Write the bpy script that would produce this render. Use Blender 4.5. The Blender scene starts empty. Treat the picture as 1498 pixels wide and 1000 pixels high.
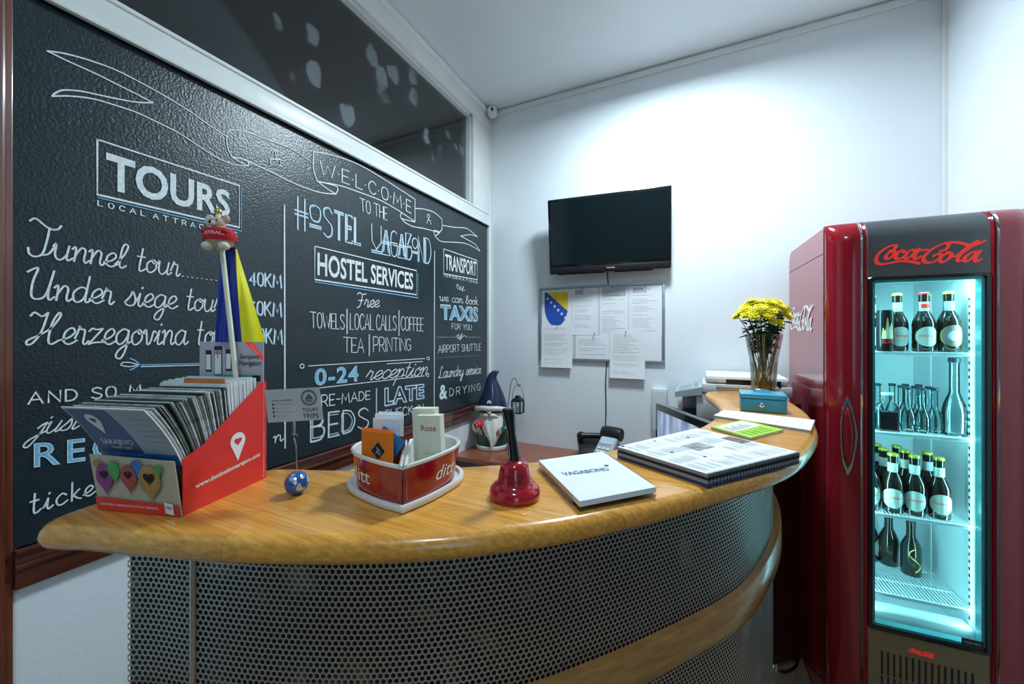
import bpy, bmesh, math, random
from mathutils import Matrix, Vector
SC = bpy.context.scene
COL = SC.collection
random.seed(7)
PI = math.pi
R = math.radians
# ---------------------------------------------------------------- camera
H = 1.42; F = 570.0; YAW = R(25.6); HOR = 487.0
SN, CS = math.sin(YAW), math.cos(YAW)
cd = bpy.data.cameras.new('camera'); cd.sensor_width = 36; cd.lens = F/1498*36
cd.shift_y = -(500-HOR)/1498; cd.clip_start = 0.02
cam = bpy.data.objects.new('camera', cd); COL.objects.link(cam)
cam.location = (0, 0, H); cam.rotation_euler = (PI/2, 0, YAW); SC.camera = cam
XL, YB, XR, YF, ZC = -1.325, 2.379, 0.985, -2.7, H+1.535

def cw(xc, t):                       # camera-plan coordinates (right, forward) -> world x, y
    return (CS*xc-SN*t, SN*xc+CS*t)
def P(px, py, z):                    # point of the photo on the horizontal plane z (absolute)
    t = (H-z)*F/(py-HOR); x, y = cw((px-749)/F*t, t); return Vector((x, y, z))
def PW(px, py, off=0):               # on the left wall
    d = (px-749)/F; dx, dy = cw(d, 1); t = (XL+off)/dx
    return Vector((XL+off, dy*t, H+(HOR-py)*t/F))
def PB(px, py, off=0):               # on the back wall
    d = (px-749)/F; dx, dy = cw(d, 1); t = (YB-off)/dy
    return Vector((dx*t, YB-off, H+(HOR-py)*t/F))
def PT(px, py, t):                   # at forward distance t
    x, y = cw((px-749)/F*t, t); return Vector((x, y, H+(HOR-py)*t/F))

# ---------------------------------------------------------------- geometry collector
def catmull(pts, n=8, closed=False):
    P_ = [Vector(p) for p in pts]; N = len(P_)
    if N < 3: return P_
    out = []
    rng = range(N) if closed else range(N-1)
    for i in rng:
        if closed: p0, p1, p2, p3 = P_[i-1], P_[i], P_[(i+1) % N], P_[(i+2) % N]
        else: p0, p1, p2, p3 = P_[max(i-1, 0)], P_[i], P_[i+1], P_[min(i+2, N-1)]
        for k in range(n):
            t = k/n
            out.append(0.5*((2*p1)+(p2-p0)*t+(2*p0-5*p1+4*p2-p3)*t*t+(3*p1-p0-3*p2+p3)*t**3))
    if not closed: out.append(P_[-1])
    return out

class G:
    def __init__(s): s.v = []; s.f = []; s.m = []; s.uv = {}
    def add(s, vs, fs, m=0, M=None):
        b = len(s.v)
        for p in vs:
            p = Vector(p)
            s.v.append(M @ p if M else p)
        for f in fs: s.f.append([b+i for i in f]); s.m.append(m)
        return s
    def box(s, x0, x1, y0, y1, z0, z1, bev=0, m=0, M=None, seg=2):
        bm = bmesh.new(); bmesh.ops.create_cube(bm, size=1)
        for v in bm.verts:
            v.co = Vector(((x0+x1)/2+v.co.x*(x1-x0), (y0+y1)/2+v.co.y*(y1-y0), (z0+z1)/2+v.co.z*(z1-z0)))
        if bev: bmesh.ops.bevel(bm, geom=list(bm.edges), offset=bev, segments=seg, affect='EDGES', profile=.5)
        bm.verts.index_update()
        s.add([v.co.copy() for v in bm.verts], [[v.index for v in f.verts] for f in bm.faces], m, M); bm.free(); return s
    def lathe(s, prof, n=32, M=None, m=0, sx=1, sy=1, cap=True):
        vs = []; fs = []
        for r, z in prof:
            for k in range(n):
                a = 2*PI*k/n; vs.append((r*math.cos(a)*sx, r*math.sin(a)*sy, z))
        for i in range(len(prof)-1):
            for k in range(n):
                fs.append([i*n+k, i*n+(k+1) % n, (i+1)*n+(k+1) % n, (i+1)*n+k])
        if cap:
            if prof[0][0] > 1e-5: fs.append(list(range(n))[::-1])
            if prof[-1][0] > 1e-5: fs.append([(len(prof)-1)*n+k for k in range(n)])
        s.add(vs, fs, m, M); return s
    def ball(s, c, r, n=16, sz=1, sx=1, sy=1, m=0, M=None):
        pr = [(max(r*math.sin(PI*i/n), 1e-6), -r*math.cos(PI*i/n)*sz) for i in range(n+1)]
        T = Matrix.Translation(c)
        return s.lathe(pr, n*2, (M @ T) if M else T, m, sx, sy, cap=False)
    def tube(s, pts, r, n=8, m=0, M=None, cap=True):
        pts = [Vector(p) for p in pts]; N = len(pts); rr = r if isinstance(r, (list, tuple)) else [r]*N
        vs = []; fs = []; up = None
        for i in range(N):
            d = (pts[min(i+1, N-1)]-pts[max(i-1, 0)])
            if d.length < 1e-9: d = Vector((0, 0, 1))
            d.normalize()
            if up is None: up = Vector((0, 0, 1)) if abs(d.z) < .9 else Vector((1, 0, 0))
            a = d.cross(up)
            if a.length < 1e-6: a = d.cross(Vector((0, 1, 0)))
            a.normalize(); b = a.cross(d).normalized(); up = b
            for k in range(n):
                t = 2*PI*k/n; vs.append(pts[i]+(a*math.cos(t)+b*math.sin(t))*rr[i])
        for i in range(N-1):
            for k in range(n): fs.append([i*n+k, i*n+(k+1) % n, (i+1)*n+(k+1) % n, (i+1)*n+k])
        if cap: fs.append(list(range(n))); fs.append([(N-1)*n+k for k in range(n)][::-1])
        s.add(vs, fs, m, M); return s
    def prism(s, poly, z0, z1, m=0, M=None):
        n = len(poly); vs = [(p[0], p[1], z0) for p in poly]+[(p[0], p[1], z1) for p in poly]
        fs = [[k, (k+1) % n, n+(k+1) % n, n+k] for k in range(n)]+[list(range(n))[::-1], list(range(n, 2*n))]
        s.add(vs, fs, m, M); return s
    def loft(s, rings, m=0, M=None, caps=(True, True)):
        n = len(rings[0]); vs = [p for r_ in rings for p in r_]; fs = []
        for i in range(len(rings)-1):
            for k in range(n): fs.append([i*n+k, i*n+(k+1) % n, (i+1)*n+(k+1) % n, (i+1)*n+k])
        if caps[0]: fs.append(list(range(n))[::-1])
        if caps[1]: fs.append([(len(rings)-1)*n+k for k in range(n)])
        s.add(vs, fs, m, M); return s
    def grid(s, rows, m=0, M=None):
        n = len(rows[0]); vs = [p for r_ in rows for p in r_]
        s.add(vs, [[i*n+k, i*n+k+1, (i+1)*n+k+1, (i+1)*n+k] for i in range(len(rows)-1) for k in range(n-1)], m, M); return s
    def slab(s, c4, th, m=0):            # four world corners, thickness downward
        a = [Vector(p) for p in c4]; n = (a[1]-a[0]).cross(a[3]-a[0]).normalized()*th
        s.add(a+[p-n for p in a], [[0, 1, 2, 3], [7, 6, 5, 4], [0, 4, 5, 1], [1, 5, 6, 2], [2, 6, 7, 3], [3, 7, 4, 0]], m); return s
    def build(s, name, mat, parent=None, world=False, smooth=None, fix=True):
        me = bpy.data.meshes.new(name); vs = s.v
        if world and parent is not None:
            inv = parent['_m'] if False else ROOT[parent.name].inverted(); vs = [inv @ p for p in vs]
        me.from_pydata([tuple(p) for p in vs], [], s.f)
        mats = mat if isinstance(mat, (list, tuple)) else [mat]
        for mm in mats: me.materials.append(mm)
        for i, p in enumerate(me.polygons): p.material_index = s.m[i]
        if fix:
            bm = bmesh.new(); bm.from_mesh(me); bmesh.ops.recalc_face_normals(bm, faces=bm.faces); bm.to_mesh(me); bm.free()
        if smooth is not None:
            me.polygons.foreach_set('use_smooth', [True]*len(me.polygons))
            me.set_sharp_from_angle(angle=R(smooth))
        me.update()
        o = bpy.data.objects.new(name, me); COL.objects.link(o)
        if parent is not None: o.parent = parent
        return o
ROOT = {}
def thing(name, label, cat, loc=(0, 0, 0), rz=0, group=None):
    o = bpy.data.objects.new(name, None); COL.objects.link(o); o.empty_display_size = .02
    o.location = loc; o.rotation_euler = (0, 0, rz)
    ROOT[o.name] = Matrix.Translation(loc) @ Matrix.Rotation(rz, 4, 'Z')
    o['label'] = label; o['category'] = cat
    if group: o['group'] = group
    return o
def tag(o, label, cat, group=None):
    o['label'] = label; o['category'] = cat
    if group: o['group'] = group
    return o
def struct(o): o['kind'] = 'structure'; return o
def dup(root, loc, rz=None, label=None, group=None):
    r = root.copy(); COL.objects.link(r); r.location = loc
    if rz is not None: r.rotation_euler = (r.rotation_euler[0], r.rotation_euler[1], rz)
    ROOT[r.name] = Matrix.Translation(loc) @ Matrix.Rotation(r.rotation_euler[2], 4, 'Z')
    if label: r['label'] = label
    if group: r['group'] = group
    for ch in list(root.children):
        c = ch.copy(); COL.objects.link(c); c.parent = r
        for g in ch.children:
            d = g.copy(); COL.objects.link(d); d.parent = c
    return r

# ---------------------------------------------------------------- materials
def nodes(m): return m.node_tree.nodes, m.node_tree.links
def mat(name, col, rough=.5, metal=0, nz=.06, ns=30, bump=0, bs=60, coat=0, spec=.5, trans=0, ior=1.45, emis=None, es=0, alpha=1, stretch=None):
    m = bpy.data.materials.new(name); m.use_nodes = True; N, L = nodes(m); b = N['Principled BSDF']
    b.inputs['Roughness'].default_value = rough; b.inputs['Metallic'].default_value = metal
    b.inputs['Coat Weight'].default_value = coat; b.inputs['Coat Roughness'].default_value = .08
    b.inputs['Specular IOR Level'].default_value = spec; b.inputs['Transmission Weight'].default_value = trans
    b.inputs['IOR'].default_value = ior; b.inputs['Alpha'].default_value = alpha
    if emis: b.inputs['Emission Color'].default_value = (*emis, 1); b.inputs['Emission Strength'].default_value = es
    tc = N.new('ShaderNodeTexCoord'); src = tc.outputs['Object']
    if stretch:
        mp = N.new('ShaderNodeMapping'); mp.inputs['Scale'].default_value = stretch; L.new(src, mp.inputs[0]); src = mp.outputs[0]
    if nz:
        n = N.new('ShaderNodeTexNoise'); n.inputs['Scale'].default_value = ns; n.inputs['Detail'].default_value = 3; L.new(src, n.inputs['Vector'])
        r = N.new('ShaderNodeValToRGB'); r.color_ramp.elements[0].position = .3; r.color_ramp.elements[1].position = .7
        r.color_ramp.elements[0].color = (*[c*(1-nz) for c in col], 1); r.color_ramp.elements[1].color = (*[min(1, c*(1+nz)) for c in col], 1)
        L.new(n.outputs['Fac'], r.inputs[0]); L.new(r.outputs[0], b.inputs['Base Color'])
    else: b.inputs['Base Color'].default_value = (*col, 1)
    if bump:
        n2 = N.new('ShaderNodeTexNoise'); n2.inputs['Scale'].default_value = bs; n2.inputs['Detail'].default_value = 4; L.new(src, n2.inputs['Vector'])
        bp = N.new('ShaderNodeBump'); bp.inputs['Strength'].default_value = bump; bp.inputs['Distance'].default_value = .002
        L.new(n2.outputs['Fac'], bp.inputs['Height']); L.new(bp.outputs[0], b.inputs['Normal'])
    return m
def wood(name, c1, c2, rough=.25, coat=.6, sc=(1.2, 22, 22), rot=0, bump=.0, strips=0):
    m = bpy.data.materials.new(name); m.use_nodes = True; N, L = nodes(m); b = N['Principled BSDF']
    b.inputs['Roughness'].default_value = rough; b.inputs['Coat Weight'].default_value = coat; b.inputs['Coat Roughness'].default_value = .12
    tc = N.new('ShaderNodeTexCoord'); mp = N.new('ShaderNodeMapping'); mp.inputs['Scale'].default_value = sc; mp.inputs['Rotation'].default_value = (0, 0, rot)
    L.new(tc.outputs['Object'], mp.inputs[0])
    n = N.new('ShaderNodeTexNoise'); n.inputs['Scale'].default_value = 3; n.inputs['Detail'].default_value = 8; n.inputs['Roughness'].default_value = .62; L.new(mp.outputs[0], n.inputs['Vector'])
    r = N.new('ShaderNodeValToRGB'); r.color_ramp.elements[0].position = .32; r.color_ramp.elements[1].position = .68
    r.color_ramp.elements[0].color = (*c1, 1); r.color_ramp.elements[1].color = (*c2, 1)
    L.new(n.outputs['Fac'], r.inputs[0]); out = r.outputs[0]
    if strips:
        mp2 = N.new('ShaderNodeMapping'); mp2.inputs['Rotation'].default_value = (0, 0, rot); L.new(tc.outputs['Object'], mp2.inputs[0])
        bk = N.new('ShaderNodeTexBrick'); bk.inputs['Scale'].default_value = 1; bk.inputs['Brick Width'].default_value = .45; bk.inputs['Row Height'].default_value = strips
        bk.inputs['Mortar Size'].default_value = .0006; bk.inputs['Color1'].default_value = (.93, .93, .93, 1); bk.inputs['Color2'].default_value = (1.06, 1.06, 1.06, 1); bk.inputs['Mortar'].default_value = (.75, .75, .75, 1)
        L.new(mp2.outputs[0], bk.inputs['Vector'])
        mx = N.new('ShaderNodeMix'); mx.data_type = 'RGBA'; mx.blend_type = 'MULTIPLY'; mx.inputs[0].default_value = 1
        L.new(out, mx.inputs[6]); L.new(bk.outputs['Color'], mx.inputs[7]); out = mx.outputs[2]
    L.new(out, b.inputs['Base Color'])
    if bump:
        bp = N.new('ShaderNodeBump'); bp.inputs['Strength'].default_value = bump; bp.inputs['Distance'].default_value = .001
        L.new(n.outputs['Fac'], bp.inputs['Height']); L.new(bp.outputs[0], b.inputs['Normal'])
    return m
def thinglass(name, tint=(.93, .97, .97), base=.06, dirt=0, power=.35, rough=.02):
    m = bpy.data.materials.new(name); m.use_nodes = True; N, L = nodes(m); N.remove(N['Principled BSDF']); out = N['Material Output']
    t = N.new('ShaderNodeBsdfTransparent'); t.inputs[0].default_value = (*tint, 1)
    g = N.new('ShaderNodeBsdfGlossy'); g.inputs['Roughness'].default_value = rough
    lw = N.new('ShaderNodeFresnel'); lw.inputs['IOR'].default_value = 1.45
    ad = N.new('ShaderNodeMath'); ad.operation = 'MULTIPLY_ADD'; ad.inputs[1].default_value = power*2.6; ad.inputs[2].default_value = base-.04; ad.use_clamp = True
    L.new(lw.outputs[0], ad.inputs[0]); mx = N.new('ShaderNodeMixShader'); L.new(ad.outputs[0], mx.inputs[0]); L.new(t.outputs[0], mx.inputs[1]); L.new(g.outputs[0], mx.inputs[2])
    last = mx.outputs[0]
    if dirt:
        tc = N.new('ShaderNodeTexCoord'); mp = N.new('ShaderNodeMapping'); mp.inputs['Scale'].default_value = (1, 6, 4.5); L.new(tc.outputs['Object'], mp.inputs[0])
        v = N.new('ShaderNodeTexVoronoi'); v.inputs['Scale'].default_value = 1.7; v.inputs['Randomness'].default_value = 1; v.voronoi_dimensions = '2D'; s_ = N.new('ShaderNodeSeparateXYZ'); c_ = N.new('ShaderNodeCombineXYZ')
        n = N.new('ShaderNodeTexNoise'); n.inputs['Scale'].default_value = 2.2; n.inputs['Detail'].default_value = 3
        ma = N.new('ShaderNodeMix'); ma.data_type = 'VECTOR'; ma.inputs[0].default_value = .3
        L.new(mp.outputs[0], n.inputs['Vector']); L.new(mp.outputs[0], ma.inputs[4]); L.new(n.outputs['Color'], ma.inputs[5]); L.new(ma.outputs[1], s_.inputs[0]); L.new(s_.outputs[1], c_.inputs[0]); L.new(s_.outputs[2], c_.inputs[1]); L.new(c_.outputs[0], v.inputs['Vector'])
        r = N.new('ShaderNodeValToRGB'); r.color_ramp.elements[0].position = .22; r.color_ramp.elements[0].color = (1, 1, 1, 1); r.color_ramp.elements[1].position = .27; r.color_ramp.elements[1].color = (0, 0, 0, 1)
        L.new(v.outputs['Distance'], r.inputs[0])
        ml = N.new('ShaderNodeMath'); ml.operation = 'MULTIPLY'; ml.inputs[1].default_value = dirt; n3 = N.new('ShaderNodeTexNoise'); n3.inputs['Scale'].default_value = .55; n3.inputs['Detail'].default_value = 5; L.new(mp.outputs[0], n3.inputs['Vector']); r3 = N.new('ShaderNodeValToRGB'); r3.color_ramp.elements[0].position = .50; r3.color_ramp.elements[1].position = .56; L.new(n3.outputs['Fac'], r3.inputs[0]); m3 = N.new('ShaderNodeMath'); m3.operation = 'MULTIPLY'; L.new(r.outputs[0], m3.inputs[0]); L.new(r3.outputs[0], m3.inputs[1]); L.new(m3.outputs[0], ml.inputs[0])
        df = N.new('ShaderNodeBsdfDiffuse'); df.inputs[0].default_value = (.5, .55, .58, 1)
        m2 = N.new('ShaderNodeMixShader'); L.new(ml.outputs[0], m2.inputs[0]); L.new(last, m2.inputs[1]); L.new(df.outputs[0], m2.inputs[2]); last = m2.outputs[0]
    L.new(last, out.inputs[0]); return m
def perforated(name):
    m = bpy.data.materials.new(name); m.use_nodes = True; N, L = nodes(m); b = N['Principled BSDF']; out = N['Material Output']
    b.inputs['Base Color'].default_value = (.50, .48, .46, 1); b.inputs['Metallic'].default_value = .85; b.inputs['Roughness'].default_value = .42
    uv = N.new('ShaderNodeUVMap'); uv.uv_map = 'UVMap'; sp = N.new('ShaderNodeSeparateXYZ'); L.new(uv.outputs[0], sp.inputs[0])
    S = .0098; S3 = S*math.sqrt(3)
    def m1(op, a, bb=None, c=None):
        n = N.new('ShaderNodeMath'); n.operation = op
        for i, x in enumerate((a, bb, c)):
            if x is None: continue
            if isinstance(x, (int, float)): n.inputs[i].default_value = x
            else: L.new(x, n.inputs[i])
        return n.outputs[0]
    def cell(off):
        a = m1('MULTIPLY', m1('SUBTRACT', m1('FRACT', m1('MULTIPLY_ADD', sp.outputs[0], 1/S, off)), .5), S)
        c = m1('MULTIPLY', m1('SUBTRACT', m1('FRACT', m1('MULTIPLY_ADD', sp.outputs[1], 1/S3, off)), .5), S3)
        return m1('SQRT', m1('ADD', m1('MULTIPLY', a, a), m1('MULTIPLY', c, c)))
    d = m1('MINIMUM', cell(0.0), cell(.5)); hole = m1('LESS_THAN', d, .0035)
    tr = N.new('ShaderNodeBsdfTransparent'); mx = N.new('ShaderNodeMixShader'); L.new(hole, mx.inputs[0]); L.new(b.outputs[0], mx.inputs[1]); L.new(tr.outputs[0], mx.inputs[2]); L.new(mx.outputs[0], out.inputs[0])
    return m

M = {}
M['wall'] = mat('wall_paint', (.83, .88, .91), .7, nz=.02, ns=3, bump=.25, bs=90)
M['ceil'] = mat('ceiling_paint', (.82, .87, .90), .8, nz=.02, ns=2)
M['board'] = mat('chalkboard_paint', (.018, .032, .040), .27, nz=.15, ns=8, bump=.6, bs=150, spec=.7)
M['chalk'] = mat('white_chalk_marker', (.80, .86, .90), .7, nz=.18, ns=160)
M['chalkb'] = mat('blue_chalk_marker', (.18, .50, .74), .7, nz=.15, ns=160)
M['white'] = mat('white_gloss_paint', (.83, .84, .82), .35, nz=.03, ns=10)
M['rail'] = wood('mahogany_rail', (.055, .012, .008), (.17, .045, .025), .3, .5, (18, 1.5, 18))
M['oak'] = wood('varnished_oak', (.54, .22, .026), (.88, .42, .070), .27, .45, (2.0, 55, 55), rot=R(-26), strips=.09)
M['oak2'] = wood('varnished_oak_band', (.34, .15, .04), (.52, .26, .08), .3, .6, (6, 6, 40))
M['desk'] = wood('cherry_laminate', (.24, .07, .035), (.34, .11, .055), .3, .3, (2, 14, 14))
M['dbrown'] = wood('dark_brown_laminate', (.05, .012, .006), (.09, .022, .012), .35, .2, (14, 14, 1))
M['floor'] = wood('floor_boards', (.30, .20, .11), (.48, .34, .20), .35, .3, (14, 1.2, 1), strips=0)
M['perf'] = perforated('perforated_steel')
M['steel'] = mat('brushed_steel', (.55, .55, .54), .28, 1, nz=.05, ns=60)
M['chrome'] = mat('chrome', (.80, .82, .84), .12, 1, nz=.02)
M['black'] = mat('black_plastic', (.012, .013, .015), .35, nz=.1)
M['blackg'] = mat('glossy_black', (.008, .009, .010), .12, nz=.1, coat=.4)
M['screen'] = mat('screen_off', (.006, .012, .014), .10, nz=.05, ns=3, coat=.2)
M['grey'] = mat('grey_plastic', (.30, .33, .36), .45, nz=.04)
M['lgrey'] = mat('light_grey_plastic', (.62, .65, .68), .45, nz=.03)
M['paper'] = mat('white_paper', (.84, .86, .88), .8, nz=.03, ns=40)
M['ink'] = mat('black_ink', (.02, .02, .025), .7, nz=.1)
M['inkg'] = mat('grey_ink', (.42, .45, .48), .8, nz=.1)
M['red'] = mat('red_enamel', (.30, .006, .016), .16, nz=.04, ns=5, coat=.7)
M['redside'] = mat('red_side_panel', (.34, .012, .026), .22, nz=.05, ns=6, coat=.6)
M['redcard'] = mat('red_cardboard', (.78, .03, .02), .4, nz=.05, ns=20, coat=.2)
M['redpot'] = mat('red_glaze', (.34, .006, .012), .14, nz=.05, ns=10, coat=.8)
M['bellred'] = mat('bell_red_lacquer', (.42, .004, .018), .14, nz=.04, coat=.8)
M['wglaze'] = mat('white_glaze', (.80, .80, .77), .2, nz=.02, coat=.5)
M['blue'] = mat('cash_box_blue', (.05, .36, .56), .28, nz=.04, coat=.3)
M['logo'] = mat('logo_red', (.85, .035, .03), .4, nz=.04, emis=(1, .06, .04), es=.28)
M['logow'] = mat('logo_white', (.85, .85, .85), .4, nz=.03)
M['hdr'] = mat('header_grey_film', (.11, .12, .13), .3, .25, nz=.05, ns=8)
M['gold'] = mat('bronze_grille_panel', (.26, .20, .12), .4, .35, nz=.06, ns=30)
M['fwhite'] = mat('cooler_liner', (.72, .80, .82), .4, nz=.02)
M['shelf'] = mat('white_coated_wire', (.85, .9, .9), .4, nz=.02)
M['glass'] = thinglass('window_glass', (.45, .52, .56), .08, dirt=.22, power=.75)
M['fglass'] = thinglass('cooler_door_glass', (.86, .97, .98), .035, power=.22)
M['cglass'] = thinglass('clear_bottle_glass', (.80, .93, .93), .10, power=.5)
M['vglass'] = thinglass('vase_glass', (.96, .98, .97), .045, power=.22)
M['acryl'] = thinglass('clear_acrylic', (.95, .96, .97), .05, power=.22)
M['amber'] = mat('dark_brown_bottle_glass', (.018, .010, .006), .08, nz=.1, coat=.6)
M['label'] = mat('cream_bottle_label', (.72, .80, .70), .5, nz=.05)
M['capy'] = mat('yellow_green_cap', (.62, .60, .08), .35, .4, nz=.05)
M['capr'] = mat('red_cap', (.60, .03, .05), .35, .2, nz=.05)
M['capd'] = mat('dark_cap', (.03, .05, .06), .4, .2, nz=.05)
M['cola'] = mat('dark_liquid', (.012, .016, .03), .15, nz=.1)
M['bluel'] = mat('blue_liquid', (.02, .06, .16), .15, nz=.1)
M['navy'] = mat('navy_glaze', (.012, .025, .07), .3, nz=.1, coat=.3)
M['green'] = mat('dark_green_glaze', (.004, .075, .05), .3, nz=.1, coat=.3)
M['skin'] = mat('painted_skin', (.42, .24, .14), .5, nz=.08)
M['tan'] = mat('koala_plush', (.66, .48, .33), .9, nz=.12, ns=200, bump=.8, bs=500)
M['tanl'] = mat('koala_pale_plush', (.78, .68, .56), .9, nz=.1, ns=200, bump=.8, bs=500)
M['vest'] = mat('red_felt', (.55, .012, .02), .85, nz=.08, ns=200)
M['flagb'] = mat('blue_satin', (.010, .03, .30), .35, nz=.08, ns=20)
M['flagy'] = mat('yellow_satin', (.86, .78, .015), .4, nz=.05, ns=20)
M['brass'] = mat('brass', (.6, .48, .12), .3, .8, nz=.05)
M['cream'] = mat('cream_card', (.80, .79, .62), .6, nz=.03, ns=30)
M['orange'] = mat('orange_card', (.90, .22, .015), .55, nz=.04)
M['bluec'] = mat('blue_card', (.015, .20, .55), .5, nz=.04)
M['bcov'] = mat('brochure_blue_print', (.02, .055, .20), .35, nz=.06)
M['bgrey'] = mat('brochure_grey_print', (.36, .40, .48), .4, nz=.04)
M['bdark'] = mat('brochure_dark_cover', (.05, .075, .06), .4, nz=.5, ns=40)
M['bwht'] = mat('brochure_white_cover', (.78, .80, .80), .5, nz=.05, ns=40)
M['bgreen'] = mat('brochure_green_print', (.01, .30, .16), .5, nz=.05)
M['borange'] = mat('brochure_orange_print', (.62, .20, .05), .5, nz=.1)
M['beige'] = mat('beige_print', (.52, .44, .32), .5, nz=.05)
M['purple'] = mat('purple_balloon_print', (.25, .015, .16), .35, nz=.2, ns=60)
M['bgr'] = mat('green_balloon_print', (.04, .34, .05), .35, nz=.2, ns=60)
M['brd'] = mat('red_balloon_print', (.42, .04, .02), .35, nz=.2, ns=60)
M['bbl'] = mat('blue_balloon_print', (.02, .16, .45), .35, nz=.2, ns=60)
M['bgo'] = mat('gold_balloon_print', (.42, .22, .04), .35, nz=.25, ns=60)
M['lime'] = mat('lime_leaflet', (.42, .66, .05), .5, nz=.1, ns=40)
M['leaf'] = mat('chrysanthemum_leaf', (.012, .07, .02), .5, nz=.3, ns=40)
M['stem'] = mat('flower_stem', (.10, .17, .06), .5, nz=.2, ns=40)
M['petal'] = mat('yellow_petal', (.90, .80, .03), .5, nz=.1, ns=60)
M['water'] = thinglass('vase_water', (.90, .90, .80), .02, power=.08)
M['straw'] = mat('wrapping_ribbon', (.42, .30, .14), .6, nz=.2, ns=60)
M['photo'] = mat('printed_photo', (.30, .30, .32), .5, nz=.6, ns=60)
M['photo2'] = mat('printed_brown_photo', (.20, .12, .11), .5, nz=.6, ns=60)
M['faint'] = mat('faint_blue_print', (.66, .70, .74), .8)
M['vag'] = mat('blue_grey_print', (.10, .22, .30), .6, nz=.05)
M['coaty'] = mat('shield_yellow', (.85, .58, .03), .6, nz=.1, ns=20)
M['coatb'] = mat('shield_blue', (.02, .09, .45), .6, nz=.05)
M['earth'] = mat('globe_blue_glass', (.02, .10, .38), .06, nz=.4, ns=60, coat=.8)
M['land'] = mat('globe_silver_land', (.62, .66, .66), .25, .5, nz=.05)
M['slate'] = mat('dark_liner', (.018, .018, .018), .8, nz=.3, ns=25)
def liner():
    m = mat('patterned_liner', (.03, .03, .03), .7, nz=0); N, L = nodes(m); b = N['Principled BSDF']
    tc = N.new('ShaderNodeTexCoord'); v = N.new('ShaderNodeTexNoise'); v.inputs['Scale'].default_value = 9; v.inputs['Detail'].default_value = 2; L.new(tc.outputs['Object'], v.inputs['Vector'])
    r = N.new('ShaderNodeValToRGB'); e = r.color_ramp.elements; e[0].position = .50; e[0].color = (.008, .009, .010, 1); e[1].position = .72; e[1].color = (.30, .25, .16, 1)
    x = e.new(.60); x.color = (.02, .03, .025, 1); L.new(v.outputs['Fac'], r.inputs[0]); L.new(r.outputs[0], b.inputs['Base Color']); return m
M['liner'] = liner()
LP1 = 35; LP2 = 9; LP3 = 9; EXPO = 0.08; SPR = 175
# ---------------------------------------------------------------- lettering
def g_(w, *st): return (w, [(s[0], [(s[i], s[i+1]) for i in range(1, len(s), 2)]) for s in st])
O_ = ('c', .3, 1, .08, .88, 0, .5, .08, .12, .3, 0, .52, .12, .6, .5, .52, .88, .3, 1)
UP = {
 'A': g_(.7, ('p', 0, 0, .35, 1, .7, 0), ('p', .13, .35, .57, .35)),
 'B': g_(.6, ('p', 0, 0, 0, 1), ('c', 0, 1, .35, 1, .5, .8, .4, .57, 0, .53), ('c', 0, .53, .45, .5, .58, .28, .42, .02, 0, 0)),
 'C': g_(.6, ('c', .6, .82, .4, 1, .15, .9, 0, .5, .15, .1, .4, 0, .6, .18)),
 'D': g_(.6, ('p', 0, 0, 0, 1), ('c', 0, 1, .4, .93, .6, .5, .4, .07, 0, 0)),
 'E': g_(.5, ('p', .5, 0, 0, 0, 0, 1, .5, 1), ('p', 0, .5, .42, .5)),
 'F': g_(.5, ('p', 0, 0, 0, 1, .5, 1), ('p', 0, .5, .4, .5)),
 'G': g_(.62, ('c', .6, .82, .4, 1, .15, .9, 0, .5, .15, .1, .4, 0, .6, .2), ('p', .62, .12, .62, .48, .35, .48)),
 'H': g_(.6, ('p', 0, 0, 0, 1), ('p', .6, 0, .6, 1), ('p', 0, .5, .6, .5)),
 'I': g_(.05, ('p', .02, 0, .02, 1)),
 'K': g_(.58, ('p', 0, 0, 0, 1), ('p', .52, 1, 0, .42), ('p', .15, .58, .58, 0)),
 'L': g_(.5, ('p', 0, 1, 0, 0, .5, 0)),
 'M': g_(.8, ('p', 0, 0, .1, 1, .4, .3, .7, 1, .8, 0)),
 'N': g_(.6, ('p', 0, 0, 0, 1, .6, 0, .6, 1)),
 'O': g_(.6, O_),
 'P': g_(.55, ('p', 0, 0, 0, 1), ('c', 0, 1, .4, 1, .55, .75, .4, .48, 0, .46)),
 'R': g_(.58, ('p', 0, 0, 0, 1), ('c', 0, 1, .4, 1, .55, .75, .4, .48, 0, .46), ('p', .25, .46, .58, 0)),
 'S': g_(.55, ('c', .55, .85, .35, 1, .08, .9, .05, .68, .3, .5, .55, .32, .5, .08, .25, 0, 0, .15)),
 'T': g_(.7, ('p', 0, 1, .7, 1), ('p', .35, 1, .35, 0)),
 'U': g_(.6, ('p', 0, 1, 0, .35), ('c', 0, .35, .08, .06, .3, 0, .52, .06, .6, .35), ('p', .6, .35, .6, 1)),
 'V': g_(.65, ('p', 0, 1, .33, 0, .65, 1)),
 'W': g_(.95, ('p', 0, 1, .22, 0, .48, .8, .73, 0, .95, 1)),
 'X': g_(.62, ('p', 0, 1, .62, 0), ('p', 0, 0, .62, 1)),
 'Y': g_(.62, ('p', 0, 1, .31, .5, .62, 1), ('p', .31, .5, .31, 0)),
 '-': g_(.35, ('p', 0, .5, .35, .5)), '.': g_(.05, ('p', 0, 0, .04, .03)), '~': g_(.05, ('p', 0, .45, .04, .5)),
 '0': g_(.5, ('c', .25, 1, .06, .88, 0, .5, .06, .12, .25, 0, .44, .12, .5, .5, .44, .88, .25, 1)),
 '4': g_(.5, ('p', .35, 0, .35, 1, 0, .3, .5, .3)),
 '6': g_(.5, ('c', .45, .95, .15, .75, 0, .35, .1, .05, .3, 0, .5, .15, .48, .4, .28, .5, .05, .35)),
}
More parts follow.
